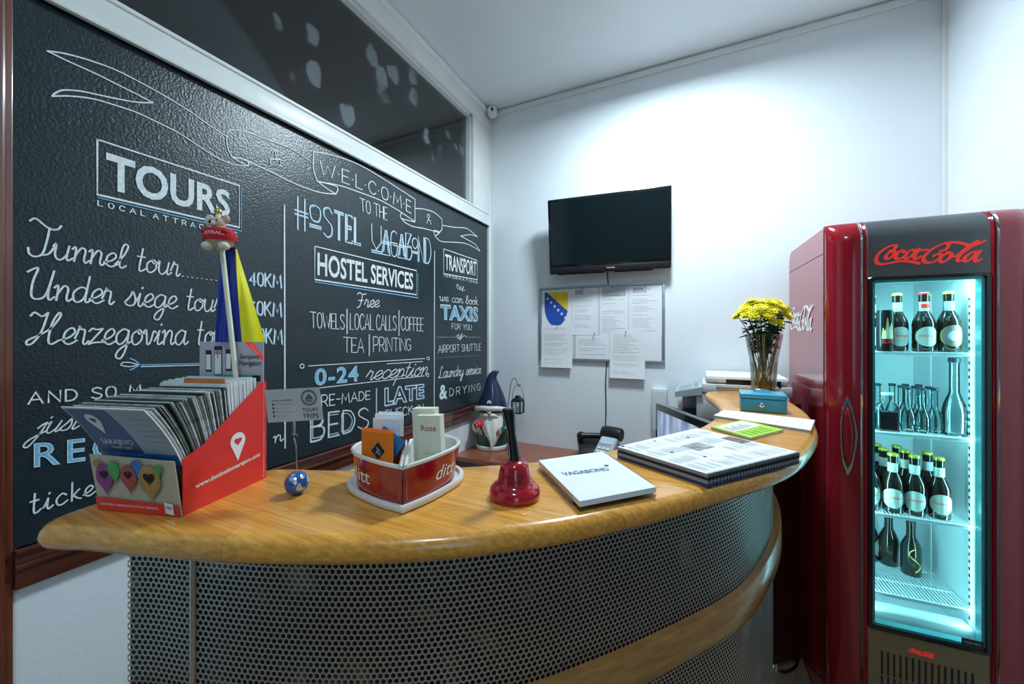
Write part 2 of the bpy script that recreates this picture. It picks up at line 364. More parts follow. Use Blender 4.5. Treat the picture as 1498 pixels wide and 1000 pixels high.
LO = {
 'a': g_(.56, ('c', .42, .5, .25, .56, .05, .35, .08, .06, .24, 0, .4, .25, .44, .54), ('c', .44, .54, .42, .12, .48, 0, .6, .12)),
 'b': g_(.46, ('c', -.04, .1, .18, .5, .3, .9, .2, 1, .11, .8, .09, .2, .2, 0, .36, .1, .4, .38, .28, .5, .46, .45)),
 'c': g_(.40, ('c', .4, .44, .25, .56, .05, .35, .08, .06, .25, 0, .45, .14)),
 'd': g_(.56, ('c', .42, .5, .25, .56, .05, .35, .08, .06, .24, 0, .4, .25, .46, 1), ('c', .46, 1, .42, .15, .48, 0, .6, .12)),
 'e': g_(.40, ('c', -.02, .14, .22, .24, .36, .42, .26, .56, .08, .4, .07, .1, .24, 0, .45, .14)),
 'g': g_(.54, ('c', .42, .5, .25, .56, .05, .35, .08, .06, .24, .02, .4, .25, .44, .52), ('c', .44, .52, .42, -.1, .28, -.5, .1, -.45, .18, -.2, .58, .12)),
 'i': g_(.28, ('c', -.02, .12, .1, .4, .14, .54), ('c', .14, .54, .11, .12, .18, 0, .32, .12), ('p', .18, .74, .2, .8)),
 'j': g_(.3, ('c', -.02, .3, .08, .45, .2, .54), ('c', .2, .54, .16, .0, .02, -.5, -.16, -.45, -.1, -.2, .34, .12), ('p', .24, .74, .26, .8)),
 'k': g_(.42, ('p', .08, 0, .1, 1), ('c', .1, .22, .3, .48, .38, .54), ('c', .14, .3, .28, .1, .44, 0)),
 'l': g_(.30, ('c', -.04, .12, .2, .5, .32, .9, .22, 1, .13, .8, .10, .2, .18, 0, .34, .12)),
 'n': g_(.50, ('c', -.02, .45, .06, .55, .09, .4, .08, 0), ('c', .08, .2, .24, .54, .37, .46, .36, .12, .42, 0, .54, .12)),
 'o': g_(.46, ('c', .24, .55, .05, .35, .09, .05, .24, 0, .4, .2, .36, .48, .24, .55, .28, .4, .48, .42)),
 'p': g_(.48, ('c', .02, .45, .1, .55, .1, .3, .02, -.5), ('c', .08, .2, .25, .56, .4, .35, .34, .05, .12, .06, .3, .02, .5, .12)),
 'r': g_(.38, ('c', -.02, .2, .05, .45, .09, .62, .13, .52, .24, .50, .25, .3, .24, .06, .31, 0, .40, .12)),
 's': g_(.36, ('c', -.02, .12, .16, .4, .22, .58, .34, .3, .32, .06, .15, 0, .02, .07)),
 't': g_(.34, ('p', .15, .95, .11, .2), ('c', .11, .2, .13, .02, .22, 0, .36, .12), ('p', 0, .6, .28, .6)),
 'u': g_(.54, ('c', -.02, .45, .05, .55, .05, .2, .12, .02, .24, 0, .38, .2, .42, .54), ('c', .42, .54, .39, .12, .45, 0, .58, .12)),
 'v': g_(.44, ('c', -.02, .45, .07, .55, .13, .2, .17, 0, .28, .1, .36, .5, .48, .44)),
 'w': g_(.66, ('c', -.02, .45, .06, .55, .08, .1, .18, 0, .3, .15, .33, .5), ('c', .33, .5, .35, .08, .45, 0, .56, .2, .55, .52, .68, .46)),
 'y': g_(.54, ('c', -.02, .45, .05, .55, .05, .2, .12, .02, .24, 0, .38, .2, .42, .54), ('c', .42, .54, .40, -.1, .26, -.5, .1, -.45, .18, -.2, .58, .12)),
 'z': g_(.46, ('c', 0, .45, .1, .56, .22, .52, .42, .56), ('p', .42, .56, .03, 0), ('c', .03, 0, .2, .06, .5, .08)),
 'T': g_(.62, ('c', -.12, 1.2, .02, 1.32, .3, 1.12, .5, 1.04, .66, 1.1, .72, 1.24), ('c', .42, 1.08, .40, .6, .34, .12, .16, -.02, .0, .06, -.05, .26), ('c', .3, .06, .5, .14, .62, .4)),
 'U': g_(.72, ('c', -.08, .92, .1, 1.08, .18, 1.06, .1, .6, .12, .1, .3, 0, .5, .2, .62, 1.06), ('c', .62, 1.06, .55, .3, .6, 0, .74, .12)),
 'H': g_(.92, ('c', 0, .92, .1, 1.04, .3, .92, .45, 1.05), ('c', .45, 1.05, .34, .4, .16, .04, .02, -.02, .02, .12, .3, .3, .6, .55, .8, .95, .74, 1.05, .6, .7, .56, .15, .66, 0, .86, .14)),
 'F': g_(.6, ('c', -.02, .95, .12, 1.08, .35, .95, .6, 1.02), ('c', .36, .95, .32, .4, .22, .05, .06, .0), ('p', .12, .5, .46, .52)),
 'L': g_(.6, ('c', .4, .85, .36, 1.05, .22, .95, .2, .4, .14, .02, .02, .04, .1, .14, .3, 0, .56, .02)),
}
RC = [0]
def ribbon(g, pts, hw, cb, m=0, nib=None):
    """pts in the flat; hw half width; cb maps (x, y, lift) -> world"""
    pts = [Vector((p[0], p[1])) for p in pts]
    q = [pts[0]]
    for p in pts[1:]:
        if (p-q[-1]).length > 1e-5: q.append(p)
    if len(q) < 2: return
    vs = []; N = len(q)
    for i in range(N):
        d = (q[min(i+1, N-1)]-q[max(i-1, 0)])
        if d.length < 1e-9: d = Vector((1, 0))
        d.normalize(); n = Vector((-d.y, d.x)); w = hw
        if nib: w = hw*(nib[1]+(1-nib[1])*abs(d.x*math.sin(nib[0])-d.y*math.cos(nib[0]))**1.3)
        c = q[i]
        if i == 0: c = c-d*hw*.6
        if i == N-1: c = c+d*hw*.6
        k = 1
        if 0 < i < N-1:
            a = (q[i]-q[i-1]).normalized(); b = (q[i+1]-q[i]).normalized(); k = min(1/max(math.sqrt(max((1+a.dot(b))/2, .05)), .5), 1.6)
        vs.append(c+n*w*k); vs.append(c-n*w*k)
    T = [cb(p.x, p.y, 0) for p in vs]
    RC[0] += 1; T2 = [cb(p.x, p.y, 1+(RC[0] % 13)*.07) for p in vs]; nv = len(vs)
    fs = []
    for i in range(N-1):
        a, b, c, d = 2*i, 2*i+1, 2*i+3, 2*i+2
        fs += [[nv+a, nv+b, nv+c, nv+d], [a, d, nv+d, nv+a], [b, nv+b, nv+c, c]]
    fs += [[0, nv, nv+1, 1], [nv*1-2, nv-1, 2*nv-1, 2*nv-2]]
    g.add(T+T2, fs, m)
def strokes_text(s, font, sp=.18, shear=0, space=.4):
    x = 0; out = []
    for ch in s:
        if ch == ' ': x += space; continue
        w, st = font[ch]
        for kind, pts in st:
            pp = [(x+a+b*shear, b) for a, b in pts]
            out.append([Vector((p[0], p[1])) for p in pp] if kind == 'p' else catmull([(p[0], p[1], 0) for p in pp], 5))
        x += w+sp
    return x-sp, out
def quadmap(f, BL, BR, TL, TR, bow=0, lift=.0012):
    a, b, c, d = [f(*q) for q in (BL, BR, TL, TR)]
    n = (b-a).cross(c-a).normalized()
    def cb(s, v, l):
        lo = a.lerp(b, s) if 0 <= s <= 1 else a+(b-a)*s; hi = c.lerp(d, s) if 0 <= s <= 1 else c+(d-c)*s
        p = lo+(hi-lo)*v+(hi-lo)*bow*4*s*(1-s)
        return p+n*(lift*l+.0002)
    return cb, (b-a).length, ((c-a).length+(d-b).length)/2
def font_mesh(s, offset=0, outline=0, shear=0, sc=1, spacing=1):
    c = bpy.data.curves.new('txt', 'FONT'); c.body = s; c.offset = offset; c.shear = shear; c.resolution_u = 3; c.space_character = spacing
    if outline: c.fill_mode = 'NONE'; c.bevel_depth = outline; c.bevel_resolution = 0
    o = bpy.data.objects.new('txt', c); COL.objects.link(o); bpy.context.view_layer.update()
    me = bpy.data.meshes.new_from_object(o.evaluated_get(bpy.context.evaluated_depsgraph_get()))
    vs = [v.co.copy() for v in me.vertices]; fs = [list(p.vertices) for p in me.polygons]
    bpy.data.objects.remove(o); bpy.data.curves.remove(c); bpy.data.meshes.remove(me)
    xs = [v.x for v in vs]; ys = [v.y for v in vs]
    return vs, fs, (min(xs), max(xs), min(ys), max(ys))
def font_quad(g, s, cb, m=0, **k):
    vs, fs, (x0, x1, y0, y1) = font_mesh(s, **k)
    g.add([cb((v.x-x0)/(x1-x0), (v.y-y0)/(y1-y0), 1+v.z*25) for v in vs], fs, m)
def font_flat(g, s, o, r, u, height=None, width=None, m=0, align='c', lift=.0004, **k):
    """text block lying in the plane (o; r right, u up), height = full box height or width given"""
    vs, fs, (x0, x1, y0, y1) = font_mesh(s, **k); r = Vector(r).normalized(); u = Vector(u).normalized(); n = r.cross(u); o = Vector(o)
    sy = height/(y1-y0) if height else width/(x1-x0); sx = width/(x1-x0) if width else sy
    ax = {'c': (x0+x1)/2, 'l': x0, 'r': x1}[align]; ay = (y0+y1)/2
    g.add([o+r*(v.x-ax)*sx+u*(v.y-ay)*sy+n*(lift+v.z*sy*.2) for v in vs], fs, m)
def flat_cb(o, r, u, lift=.0005):
    r = Vector(r).normalized(); u = Vector(u).normalized(); n = r.cross(u); o = Vector(o)
    return lambda x, y, l: o+r*x+u*y+n*(lift*l+.0001)
def flat_poly(g, pts, o, r, u, m=0, lift=.0004):
    r = Vector(r).normalized(); u = Vector(u).normalized(); n = r.cross(u); o = Vector(o)
    g.add([o+r*p[0]+u*p[1]+n*lift for p in pts], [list(range(len(pts)))], m)
def circ(cx, cy, rx, ry=None, n=24): ry = ry or rx; return [(cx+rx*math.cos(2*PI*k/n), cy+ry*math.sin(2*PI*k/n)) for k in range(n)]
# curly soft-drink logo, traced strokes in a box 1 wide
CC = [
 [(385,475),(398,452),(375,438),(330,452),(270,500),(222,560),(205,620),(217,662),(262,676),(330,660),(400,640),(470,628),(540,636),(612,652)],
 [(372,500),(345,515),(308,555),(300,590),(320,608),(355,580),(382,535),(375,505),(352,500),(340,520)],
 [(470,520),(460,500),(435,505),(402,550),(395,590),(415,606),(455,585),(482,555)],
 [(575,500),(540,492),(500,530),(482,575),(495,600),(540,565),(585,500),(612,478)],
 [(612,478),(575,550),(568,590),(585,600),(622,570)],
 [(636,497),(684,484)],
 [(800,500),(845,482),(872,430),(855,402),(800,425),(720,485),(660,560),(650,612),(680,642),(735,632),(790,590),(805,545),(775,535),(740,560)],
 [(880,520),(845,535),(805,575),(800,615),(825,630),(870,595),(895,545),(885,520),(860,515)],
 [(895,545),(930,560),(990,500),(1050,430),(1110,380),(1112,400),(1060,450),(990,520),(950,590),(965,615),(1010,590)],
 [(1110,508),(1070,510),(1020,560),(1010,600),(1035,610),(1085,560),(1118,505),(1142,492)],
 [(1142,492),(1105,560),(1098,595),(1115,612),(1150,585)],
 [(858,402),(930,392),(1000,408),(1060,432),(1120,415),(1182,372)],
]
def cola_logo(g, o, r, u, width, m=0, lift=.0008, sy=1):
    s = width/975
    cb = flat_cb(o, r, u, lift)
    for st in CC:
        pts = [((x-205-487)*s, -(y+.105*(x-205)-575)*s*sy) for x, y in st]
        ribbon(g, catmull([(a, b, 0) for a, b in pts], 6), 21*s, cb, m, nib=(R(25), .42))
# ================================================================ the room
def sbox(name, b, m, bev=0):
    g = G(); g.box(*b, bev=bev); return struct(g.build(name, m))
W = .12
Y0o, Y1o = .15, PW(688.5, 200).y                # transom opening
ZG0 = PW(688.5, 300).z; ZG1 = PW(688.5, 168).z
g = G()
g.box(XL-W, XL, YF, YB+W, 0, ZG0); g.box(XL-W, XL, YF, Y0o, ZG0, ZC); g.box(XL-W, XL, Y1o, YB+W, ZG0, ZC); g.box(XL-W, XL, Y0o, Y1o, ZG1, ZC)
struct(g.build('wall_left', M['wall']))
sbox('wall_back', (XL, XR+W, YB, YB+W, 0, ZC), M['wall'])
WY0, WY1, WZ0, WZ1 = -2.3, -.9, .9, 2.3  # opening for the added fill-light window, out of view
g = G(); g.box(XR, XR+W, YF, WY0, 0, ZC); g.box(XR, XR+W, WY1, 1.35, 0, ZC); g.box(XR, XR+W, WY0, WY1, 0, WZ0); g.box(XR, XR+W, WY0, WY1, WZ1, ZC)
struct(g.build('wall_right', mat('taupe_wall', (.26, .24, .23), .7)))
sbox('wall_right', (XR, XR+W, 1.35, YB, 0, ZC), M['wall'])
added_win = thing('added_window', 'x', 'x', (XR, -1.6, 1.6)); del added_win['label']; del added_win['category']; struct(added_win)  # unseen window, added only to bring in blue fill light
g = G()
for b in ((WY0, WY1, WZ0, WZ0+.05), (WY0, WY1, WZ1-.05, WZ1), (WY0, WY0+.05, WZ0, WZ1), (WY1-.05, WY1, WZ0, WZ1), (-1.625, -1.575, WZ0, WZ1)): g.box(XR+.03, XR+.08, b[0], b[1], b[2], b[3], bev=.004)
struct(g.build('window_frame', M['white'], added_win, world=True))
g = G(); g.box(XR+.050, XR+.055, WY0+.03, WY1-.03, WZ0+.03, WZ1-.03); struct(g.build('window_pane', M['fglass'], added_win, world=True))
sbox('wall_front', (XL, XR+W, YF-W, YF, 0, ZC), mat('dark_front_wall', (.16, .14, .13), .7))
sbox('floor', (XL-W, XR+W, YF-W, YB+W, -.1, 0), M['floor'])
sbox('ceiling', (XL-W, XR+W, YF-W, YB+W, ZC, ZC+.1), M['ceil'])
# the dark room behind the transom
g = G(); X2 = XL-W
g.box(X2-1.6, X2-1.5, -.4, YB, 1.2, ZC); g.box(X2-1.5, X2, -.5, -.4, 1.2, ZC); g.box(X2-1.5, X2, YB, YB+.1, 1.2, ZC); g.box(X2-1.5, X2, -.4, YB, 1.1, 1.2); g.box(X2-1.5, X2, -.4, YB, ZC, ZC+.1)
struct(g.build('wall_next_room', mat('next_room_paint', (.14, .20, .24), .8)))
# transom window: frame + pane
ZB1 = PW(711, 331).z                              # top of the board = underside of the rail
win = thing('window_1', 'x', 'x', (XL, (Y0o+Y1o)/2, (ZG0+ZG1)/2)); del win['label']; del win['category']; struct(win)
YJ = PW(711.5, 400).y
g = G()
e = .022
g.box(XL, XL+e, Y0o-.3, YJ, ZB1, ZG0, bev=.004)                       # bottom rail
g.box(XL, XL+e-.001, Y1o, YJ-.001, ZG0-.01, ZC-.05, bev=.004)                     # right jamb
g.box(XL, XL+e, Y0o-.3, YJ, ZG1, ZC-.035, bev=.004)                      # head
g.box(XL, XL+e+.012, Y0o-.3, YJ, ZC-.04, ZC-.002, bev=.006)
g.box(XL, XL+e+.008, Y0o-.3, YJ, ZB1, ZB1+.014, bev=.003)
g.box(XL+.002, XL+e+.006, Y0o-.3, YJ, ZG0-.012, ZG0, bev=.003)
g.box(XL-.05, XL+.001, Y0o, Y1o, ZG0-.001, ZG0+.012); g.box(XL-.05, XL+.001, Y0o, Y1o, ZG1-.012, ZG1); g.box(XL-.05, XL+.001, Y1o-.012, Y1o, ZG0, ZG1)
struct(g.build('window_frame', M['white'], win, world=True, smooth=30))
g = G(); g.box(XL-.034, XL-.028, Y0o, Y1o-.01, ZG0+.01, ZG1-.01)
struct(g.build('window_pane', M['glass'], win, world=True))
# board rail of dark wood under the chalkboard
ZT1 = (PW(18, 795).z+PW(707, 588).z)/2; ZT0 = PW(21, 860).z
YD = PW(17, 500).y
g = G()
g.box(XL, XL+.020, YD, YB-.005, ZT0, ZT1, bev=.004)
g.box(XL, XL+.028, YD, YB-.005, (ZT0*.45+ZT1*.55)-.003, (ZT0*.45+ZT1*.55)+.005, bev=.002)
g.box(XL, XL+.028, YD, YB-.005, ZT1-.010, ZT1, bev=.003)
struct(g.build('trim_1', M['rail'], smooth=30))
# door casing at the left edge of the frame
g = G()
g.box(XL, XL+.012, YD-.14, YD, 0, ZC, bev=.003)
g.box(XL, XL+.024, YD-.16, YD-.012, 0, ZC, bev=.006); g.box(XL, XL+.03, YD-.16, YD-.024, 0, ZC, bev=.005)
struct(g.build('trim_2', wood('door_casing', (.07, .012, .006), (.20, .05, .025), .3, .5, (18, 18, 1.2)), smooth=30))
# trunking in the corners
g = G(); g.box(XL+.001, XL+.022, YB-.022, YB, 0, ZC-.03, bev=.004); struct(g.build('trim_3', M['white']))
g = G(); g.box(XL, XR, YB-.014, YB, ZC-.042, ZC-.012, bev=.004); struct(g.build('trim_4', M['white']))
xc_ = PB(1377.5, 200).x
g = G(); g.box(xc_, xc_+.026, YB-.016, YB, .0, ZC-.001, bev=.004); struct(g.build('trim_5', M['white']))

# ================================================================ chalkboard
bd = thing('chalkboard', 'large dark chalkboard covered in white and blue hand lettering on the left wall', 'chalkboard', (XL, 1.2, 1.0))
g = G(); g.box(XL, XL+.006, YD, YJ-.002, ZT1, ZB1); g.build('writing_surface', M['board'], bd, world=True)
BO = .0065
f = lambda x, y: PW(x, y, BO)
C2 = [M['chalk'], M['chalkb']]
def chalk(name, s, q, font=UP, w=2.4, bow=0, sp=.18, shear=0, m=0, shadow=0, lab=None, space=.4):
    g = G(); W_, st = strokes_text(s, font, sp, shear, space); cb, L, hh = quadmap(f, *q, bow=bow)
    hw = w/2*(.00118 if q[0][0] < 360 else .00165)
    def one(dx, dy, mm, lift):
        for p in st:
            pts = [(a.x/W_*L+dx, a.y*hh+dy) for a in p]
            ribbon(g, pts, hw, lambda x, y, l: cb(x/L, y/hh, l*lift), mm)
    if shadow: one(.0025, -.0025, 1, .5)
    one(0, 0, m, 1)
    o = g.build(name, C2, bd, world=True, fix=False)
    if lab: o['label'] = lab
    return o
def block(name, s, q, m=0, bow=0, shadow=0, lab=None, **k):
    g = G(); cb, L, hh = quadmap(f, *q, bow=bow)
    if shadow: font_quad(g, s, lambda x, y, l: cb(x+.02, y-.05, l*.4), 1, **k)
    font_quad(g, s, cb, m, **k)
    o = g.build(name, C2, bd, world=True, fix=False)
    if lab: o['label'] = lab
    return o
def line(name, segs, w=2.2, m=0, dots=0, smooth=True):
    g = G()
    n0 = (f(300, 300)-f(200, 300)).cross(f(200, 250)-f(200, 300)).normalized()
    for sg in segs:
        mm = m; ww = w; sm = smooth
        if isinstance(sg, dict): mm = sg.get('m', m); ww = sg.get('w', w); sm = sg.get('s', smooth); sg = sg['p']
        pts = [f(*p) for p in sg]
        pts = catmull(pts, 6) if (len(pts) > 2 and sm) else pts
        ribbon(g, [(p.y, p.z) for p in pts], ww/2*(.0012 if sg[0][0] < 360 else .0016), lambda x, y, l: Vector((XL+BO+.0002+.0012*l, x, y)), mm)
    return g.build(name, C2, bd, world=True, fix=False)
def q(a, b, c, d): return (a, b, c, d)
block('lettering', 'TOURS', q((155, 277), (336, 318), (155, 222), (336, 280)), offset=.028)
line('drawn_frame', [{'p': [(142, 204), (350, 271.7), (350, 332.6), (142, 284.5), (142, 204)], 's': False, 'w': 3.2}, {'p': [(143, 289), (353, 338), (353, 275)], 's': False, 'm': 1, 'w': 2}])
chalk('lettering', 'LOCAL ATTRACTIONS', q((143, 300.4), (346, 347), (143, 293.2), (346, 340)), sp=.65, w=2)
chalk('lettering', 'Tunnel tour', q((42, 373), (262, 404), (42, 331), (262, 372)), LO, sp=0, w=3, shear=.12)
chalk('lettering', 'Under siege tour', q((38, 436), (324, 456.5), (38, 394), (324, 426)), LO, sp=0, w=3, shear=.12, m=0)
chalk('lettering', 'Herzegovina tour', q((38, 503), (338, 504), (38, 458), (338, 470)), LO, sp=0, w=3, shear=.12)
for s, qq in (('40KM', ((365, 416), (411, 421), (365, 397), (411, 402))), ('60KM', ((364, 459), (411, 463), (364, 440), (411, 442))), ('0KM', ((378, 501), (412, 503), (378, 480), (412, 481)))):
    chalk('lettering', s, qq, w=2.4, shadow=1)
g_seg = [{'p': [(266+i*7.0, 403.7+i*.88), (268+i*7.0, 404+i*.88)], 'w': 1.6} for i in range(14)]
line('dotted_line', g_seg)
line('arrow_drawing', [{'p': [(206, 536), (300, 533.5)], 'm': 0, 'w': 2}, {'p': [(206, 533.5), (300, 531)], 'm': 1, 'w': 2}, {'p': [(202, 533), (190, 536), (177, 534), (180, 530), (190, 530), (202, 533)], 'w': 2}, {'p': [(190, 524), (197, 527), (203, 533), (196, 538), (190, 541)], 'm': 1, 'w': 2.6}])
chalk('lettering', 'AND SO M', q((41, 591), (206, 577), (41, 574), (206, 562)), sp=.28, w=2.6, space=.55)
chalk('lettering', 'just', q((50, 636), (113, 626), (50, 606), (113, 600)), LO, sp=0, w=2.2, shear=.45)
block('lettering', 'RECEPTION', q((49, 684), (350, 645), (49, 648), (350, 616)), m=1, offset=.02, spacing=1.25)
block('lettering_outline', 'RECEPTION', q((49, 684), (350, 645), (49, 648), (350, 616)), m=0, outline=.010, spacing=1.25)
chalk('lettering', 'tickets', q((44, 752), (170, 712), (44, 722), (170, 688)), LO, sp=.12, w=2.6)
chalk('lettering', 'n', q((400, 648), (413, 644), (400, 630), (413, 627)), LO, w=2.2)
line('divider_line', [[(415.5, 300), (416.5, 655)]], w=3.2)
line('divider_line', [[(635.3, 367), (634.8, 594)]], w=3.2)
# banner
z7 = lambda L_: [(160+x/2.583, y/2.583) for x, y in L_]
z1 = lambda L_: [(x/2.5, y/2.5) for x, y in L_]
z4 = lambda L_: [(400+x/4.168, 180+y/4.168) for x, y in L_]
line('banner_drawing', [
 z1([(172, 187), (240, 197), (330, 222), (420, 255), (510, 300), (600, 350), (690, 405), (760, 455), (830, 500)]),
 z1([(172, 187), (250, 225), (350, 270), (440, 315), (510, 350), (558, 376)]),
 z1([(558, 376), (500, 374), (420, 360), (350, 345), (290, 333), (230, 330), (200, 342), (190, 352)]),
 z1([(190, 352), (260, 352), (340, 362), (420, 385), (500, 412), (580, 450), (650, 485), (720, 530), (790, 575), (850, 600), (905, 607)]),
 z1([(905, 607), (907, 592), (880, 580), (848, 575)]), z1([(848, 575), (835, 550), (828, 515), (835, 480), (865, 476), (930, 490)]),
 z1([(848, 575), (875, 592), (905, 607)]),
 z7([(480, 492), (520, 500), (600, 530), (680, 560), (730, 590), (768, 618)]),
 z7([(525, 612), (600, 645), (680, 685), (740, 710), (800, 728), (855, 733)]),
 z7([(855, 733), (858, 705), (785, 685)]), z7([(785, 685), (820, 712), (855, 733)]), z7([(785, 685), (770, 640), (770, 572)]),
 z4([(240, 175), (330, 190), (450, 225), (560, 275), (700, 360), (862, 465)]), {'p': z4([(862, 465), (862, 600), (780, 545)]), 's': False},
 z4([(262, 355), (400, 380), (520, 420), (650, 470), (740, 520), (780, 545)]),
 z4([(780, 545), (778, 580), (862, 602)]), z4([(780, 582), (800, 605), (850, 630), (920, 643), (1010, 668)]),
 z4([(865, 520), (920, 525), (980, 545), (1025, 585)]), z4([(1025, 585), (1027, 640), (1010, 668), (985, 685), (978, 655), (1010, 662)]),
 z4([(985, 690), (1020, 720), (1080, 725), (1150, 730), (1200, 745), (1258, 780)]), z4([(1258, 780), (1230, 740), (1190, 715), (1140, 688)]),
 z4([(1140, 688), (1200, 680), (1243, 693)]), z4([(1243, 693), (1210, 665), (1170, 640), (1100, 635), (1028, 622)])], w=2.6)
line('figure_drawing', [[(402, 219), (403.5, 232)], [(398, 224), (402, 219), (406, 224)], {'p': [(395, 240), (395, 233), (409, 233), (410, 240)], 's': False}], w=2)
line('figure_drawing', [[(626.5, 313), (628.5, 316), (626.5, 319), (624.5, 316), (626.5, 313)], [(626.5, 319), (626.5, 322)], {'p': [(624, 327), (625.5, 322), (629, 322), (630, 328)], 's': False}], w=2)
chalk('lettering', 'W~E~L~C~O~M~E', q((468, 255), (601, 312), (468, 235), (601, 295)), w=2.6, bow=.22, sp=.22)
chalk('lettering', 'TO THE', q((527, 308), (566, 322), (526, 289.5), (566, 304)), w=2.2, sp=.14, space=.4)
# decorated name line
DEC = {
 'H': g_(.55, ('p', .12, 0, .12, 1), ('p', .43, 0, .43, 1), ('p', -.02, .45, .57, .45), ('p', -.02, .57, .57, .57)),
 'O': g_(.55, ('c', .27, .92, .05, .85, .02, .66, .1, .45, .27, .4, .45, .45, .52, .66, .48, .85, .27, .92), ('p', 0, .27, .55, .27), ('p', 0, .2, .55, .2)),
 'S': g_(.48, ('c', .45, .85, .3, 1, .06, .92, .06, .7, .25, .55, .44, .4, .44, .12, .24, 0, .04, .1)),
 'T': g_(.5, ('p', 0, 1, .5, 1), ('p', 0, .93, .5, .93), ('p', .22, .9, .22, 0), ('p', .28, .9, .28, 0)),
 'E': g_(.42, ('p', .4, .93, .4, 1, .02, 1, .02, .0, .4, 0, .4, .1), ('p', .02, .6, .34, .6, .34, .5, .1, .5), ('p', .1, .93, .1, .1)),
 'L': g_(.38, ('p', .0, 1, .0, 0, .38, 0), ('p', .07, 1, .07, .07, .38, .07)),
 'V': g_(.52, ('p', 0, 1, .02, .4, .25, .12, .5, .4, .5, 1), ('p', 0, .0, .5, .0), ('p', 0, .07, .5, .07)),
 'A': g_(.46, ('p', 0, 0, .2, .9, .27, .9, .46, 0, 0, 0), ('p', .06, .48, .5, .48), ('p', .1, .1, .24, .8, .36, .1), ('p', .0, .41, .46, .41)),
 'G': g_(.42, ('c', .38, .88, .2, .95, .05, .8, .03, .4, .1, .05, .3, .02, .4, .2), ('p', .4, .2, .4, .42, .15, .42), ('p', 0, .5, .4, .5)),
 'B': g_(.42, ('p', 0, 0, 0, 1, .36, 1, .12, .56, .36, .5, .4, .2, .28, 0, 0, 0), ('p', .08, .05, .08, .5), ('p', .0, .48, .3, .48)),
 'o': g_(.36, ('c', .18, .9, .02, .8, .02, .6, .18, .48, .34, .6, .34, .8, .18, .9), ('p', 0, .36, .36, .36), ('p', 0, .3, .36, .3)),
 'N': g_(.46, ('p', 0, 0, 0, 1, .4, 0, .4, 1), ('p', .07, 0, .07, .8), ('p', .46, 0, .46, 1)),
 'D': g_(.46, ('p', 0, 0, 0, 1), ('c', 0, 1, .3, .95, .46, .5, .3, .05, 0, 0), ('p', .07, .05, .07, .92)),
}
chalk('lettering', 'HOSTEL', q((431, 334), (527, 359), (431, 286), (527, 321)), DEC, w=2.6, sp=.1, shadow=1)
chalk('lettering', 'VAGABoND', q((543, 368), (630, 386), (543, 327), (630, 350)), DEC, w=2.2, sp=.02, shadow=1)
block('lettering', 'HOSTEL SERVICES', q((464, 402.5), (604, 424), (464, 368.5), (604, 399.5)), offset=.022)
line('drawn_frame', [{'p': [(460, 360), (609, 395.8), (609, 431), (460, 408.6), (460, 360)], 's': False, 'w': 2.4}, {'p': [(460, 412), (611, 435.5), (611, 400)], 's': False, 'm': 1, 'w': 2.2}])
chalk('lettering', 'Free', q((521, 449.5), (554, 449), (520, 429), (554, 431)), LO, sp=0, w=2.4, shear=.15)
for s, qq in (('TOWELS', ((454, 479), (503, 481.5), (453.5, 456), (503, 460))), ('LOCAL CALLS', ((512, 481.5), (579, 483), (512, 458), (579, 462))), ('COFFEE', ((586, 483), (619, 484), (586, 462.5), (619, 465.5))),
              ('TEA', ((502, 515), (532, 515.5), (502, 493), (532, 495))), ('PRINTING', ((546, 514.5), (600.5, 512.5), (546, 492.5), (600.5, 495.5)))):
    chalk('lettering', s, qq, w=2, sp=.13, space=.3)
for bx_, by0, by1 in ((507, 452, 488), (583, 454, 490.6), (539.5, 489, 520), (550, 568, 607)): line('separator_bar', [{'p': [(bx_, by0), (bx_, by1)]}, {'p': [(bx_+.9, by0), (bx_+.9, by1)], 'm': 1}], w=2)
cl = lambda x, y, r: [(x+r*math.cos(a*.7), y+r*math.sin(a*.7)) for a in range(10)]
for rl_ in ([(451, 535), (620.7, 524.2)], cl(626, 524, 2), cl(441.4, 535.3, 3), [(468, 567), (620.7, 549.5)], cl(625.4, 548.6, 2), [(566, 532), (618, 528.5)]): line('rule_line' if len(rl_) < 4 else 'rule_end_circle', [rl_], w=2)
block('lettering', '0-24', q((460, 564.5), (524, 557.5), (460, 539), (524, 534.5)), m=1, offset=.03, spacing=1.1)
block('lettering_outline', '0-24', q((460, 564.5), (524, 557.5), (460, 539), (524, 534.5)), m=0, outline=.008, spacing=1.1)
chalk('lettering', 'reception', q((534, 556), (625, 548), (534, 533), (625, 527)), LO, sp=0, w=2.4, shear=.3)
chalk('lettering', 'PRE-MADE', q((458, 597), (541, 583.5), (458, 579), (541, 571.5)), w=2.2)
chalk('lettering', 'BEDS', q((454, 646), (538, 625), (454, 606), (538, 596)), w=3, shadow=1)
chalk('lettering_outline', 'BED', q((457, 641), (515, 628), (457, 610), (515, 603)), w=1.8)
block('lettering_outline', 'LATE', q((562, 594), (620, 582), (562, 567), (620, 561)), outline=.022, offset=.03, m=0)
block('lettering_outline', 'LATE', q((563, 595), (621, 583), (563, 568), (621, 562)), outline=.012, offset=.03, m=1)
chalk('lettering', 'CHECK-IN', q((562, 612), (619, 602.5), (562, 600), (619, 590.5)), w=2)
block('lettering', 'TRANSPORT', q((651, 394.5), (696.5, 404), (651, 371), (696.5, 382.5)), offset=.012)
line('drawn_frame', [{'p': [(648.8, 363.8), (698, 381), (698, 409), (648.8, 400), (648.8, 363.8)], 's': False, 'w': 2.4}])
chalk('lettering', 'INFORMATIONS', q((649.5, 404.5), (698, 414.5), (649.5, 401.3), (698, 411.3)), w=1.4, sp=.45)
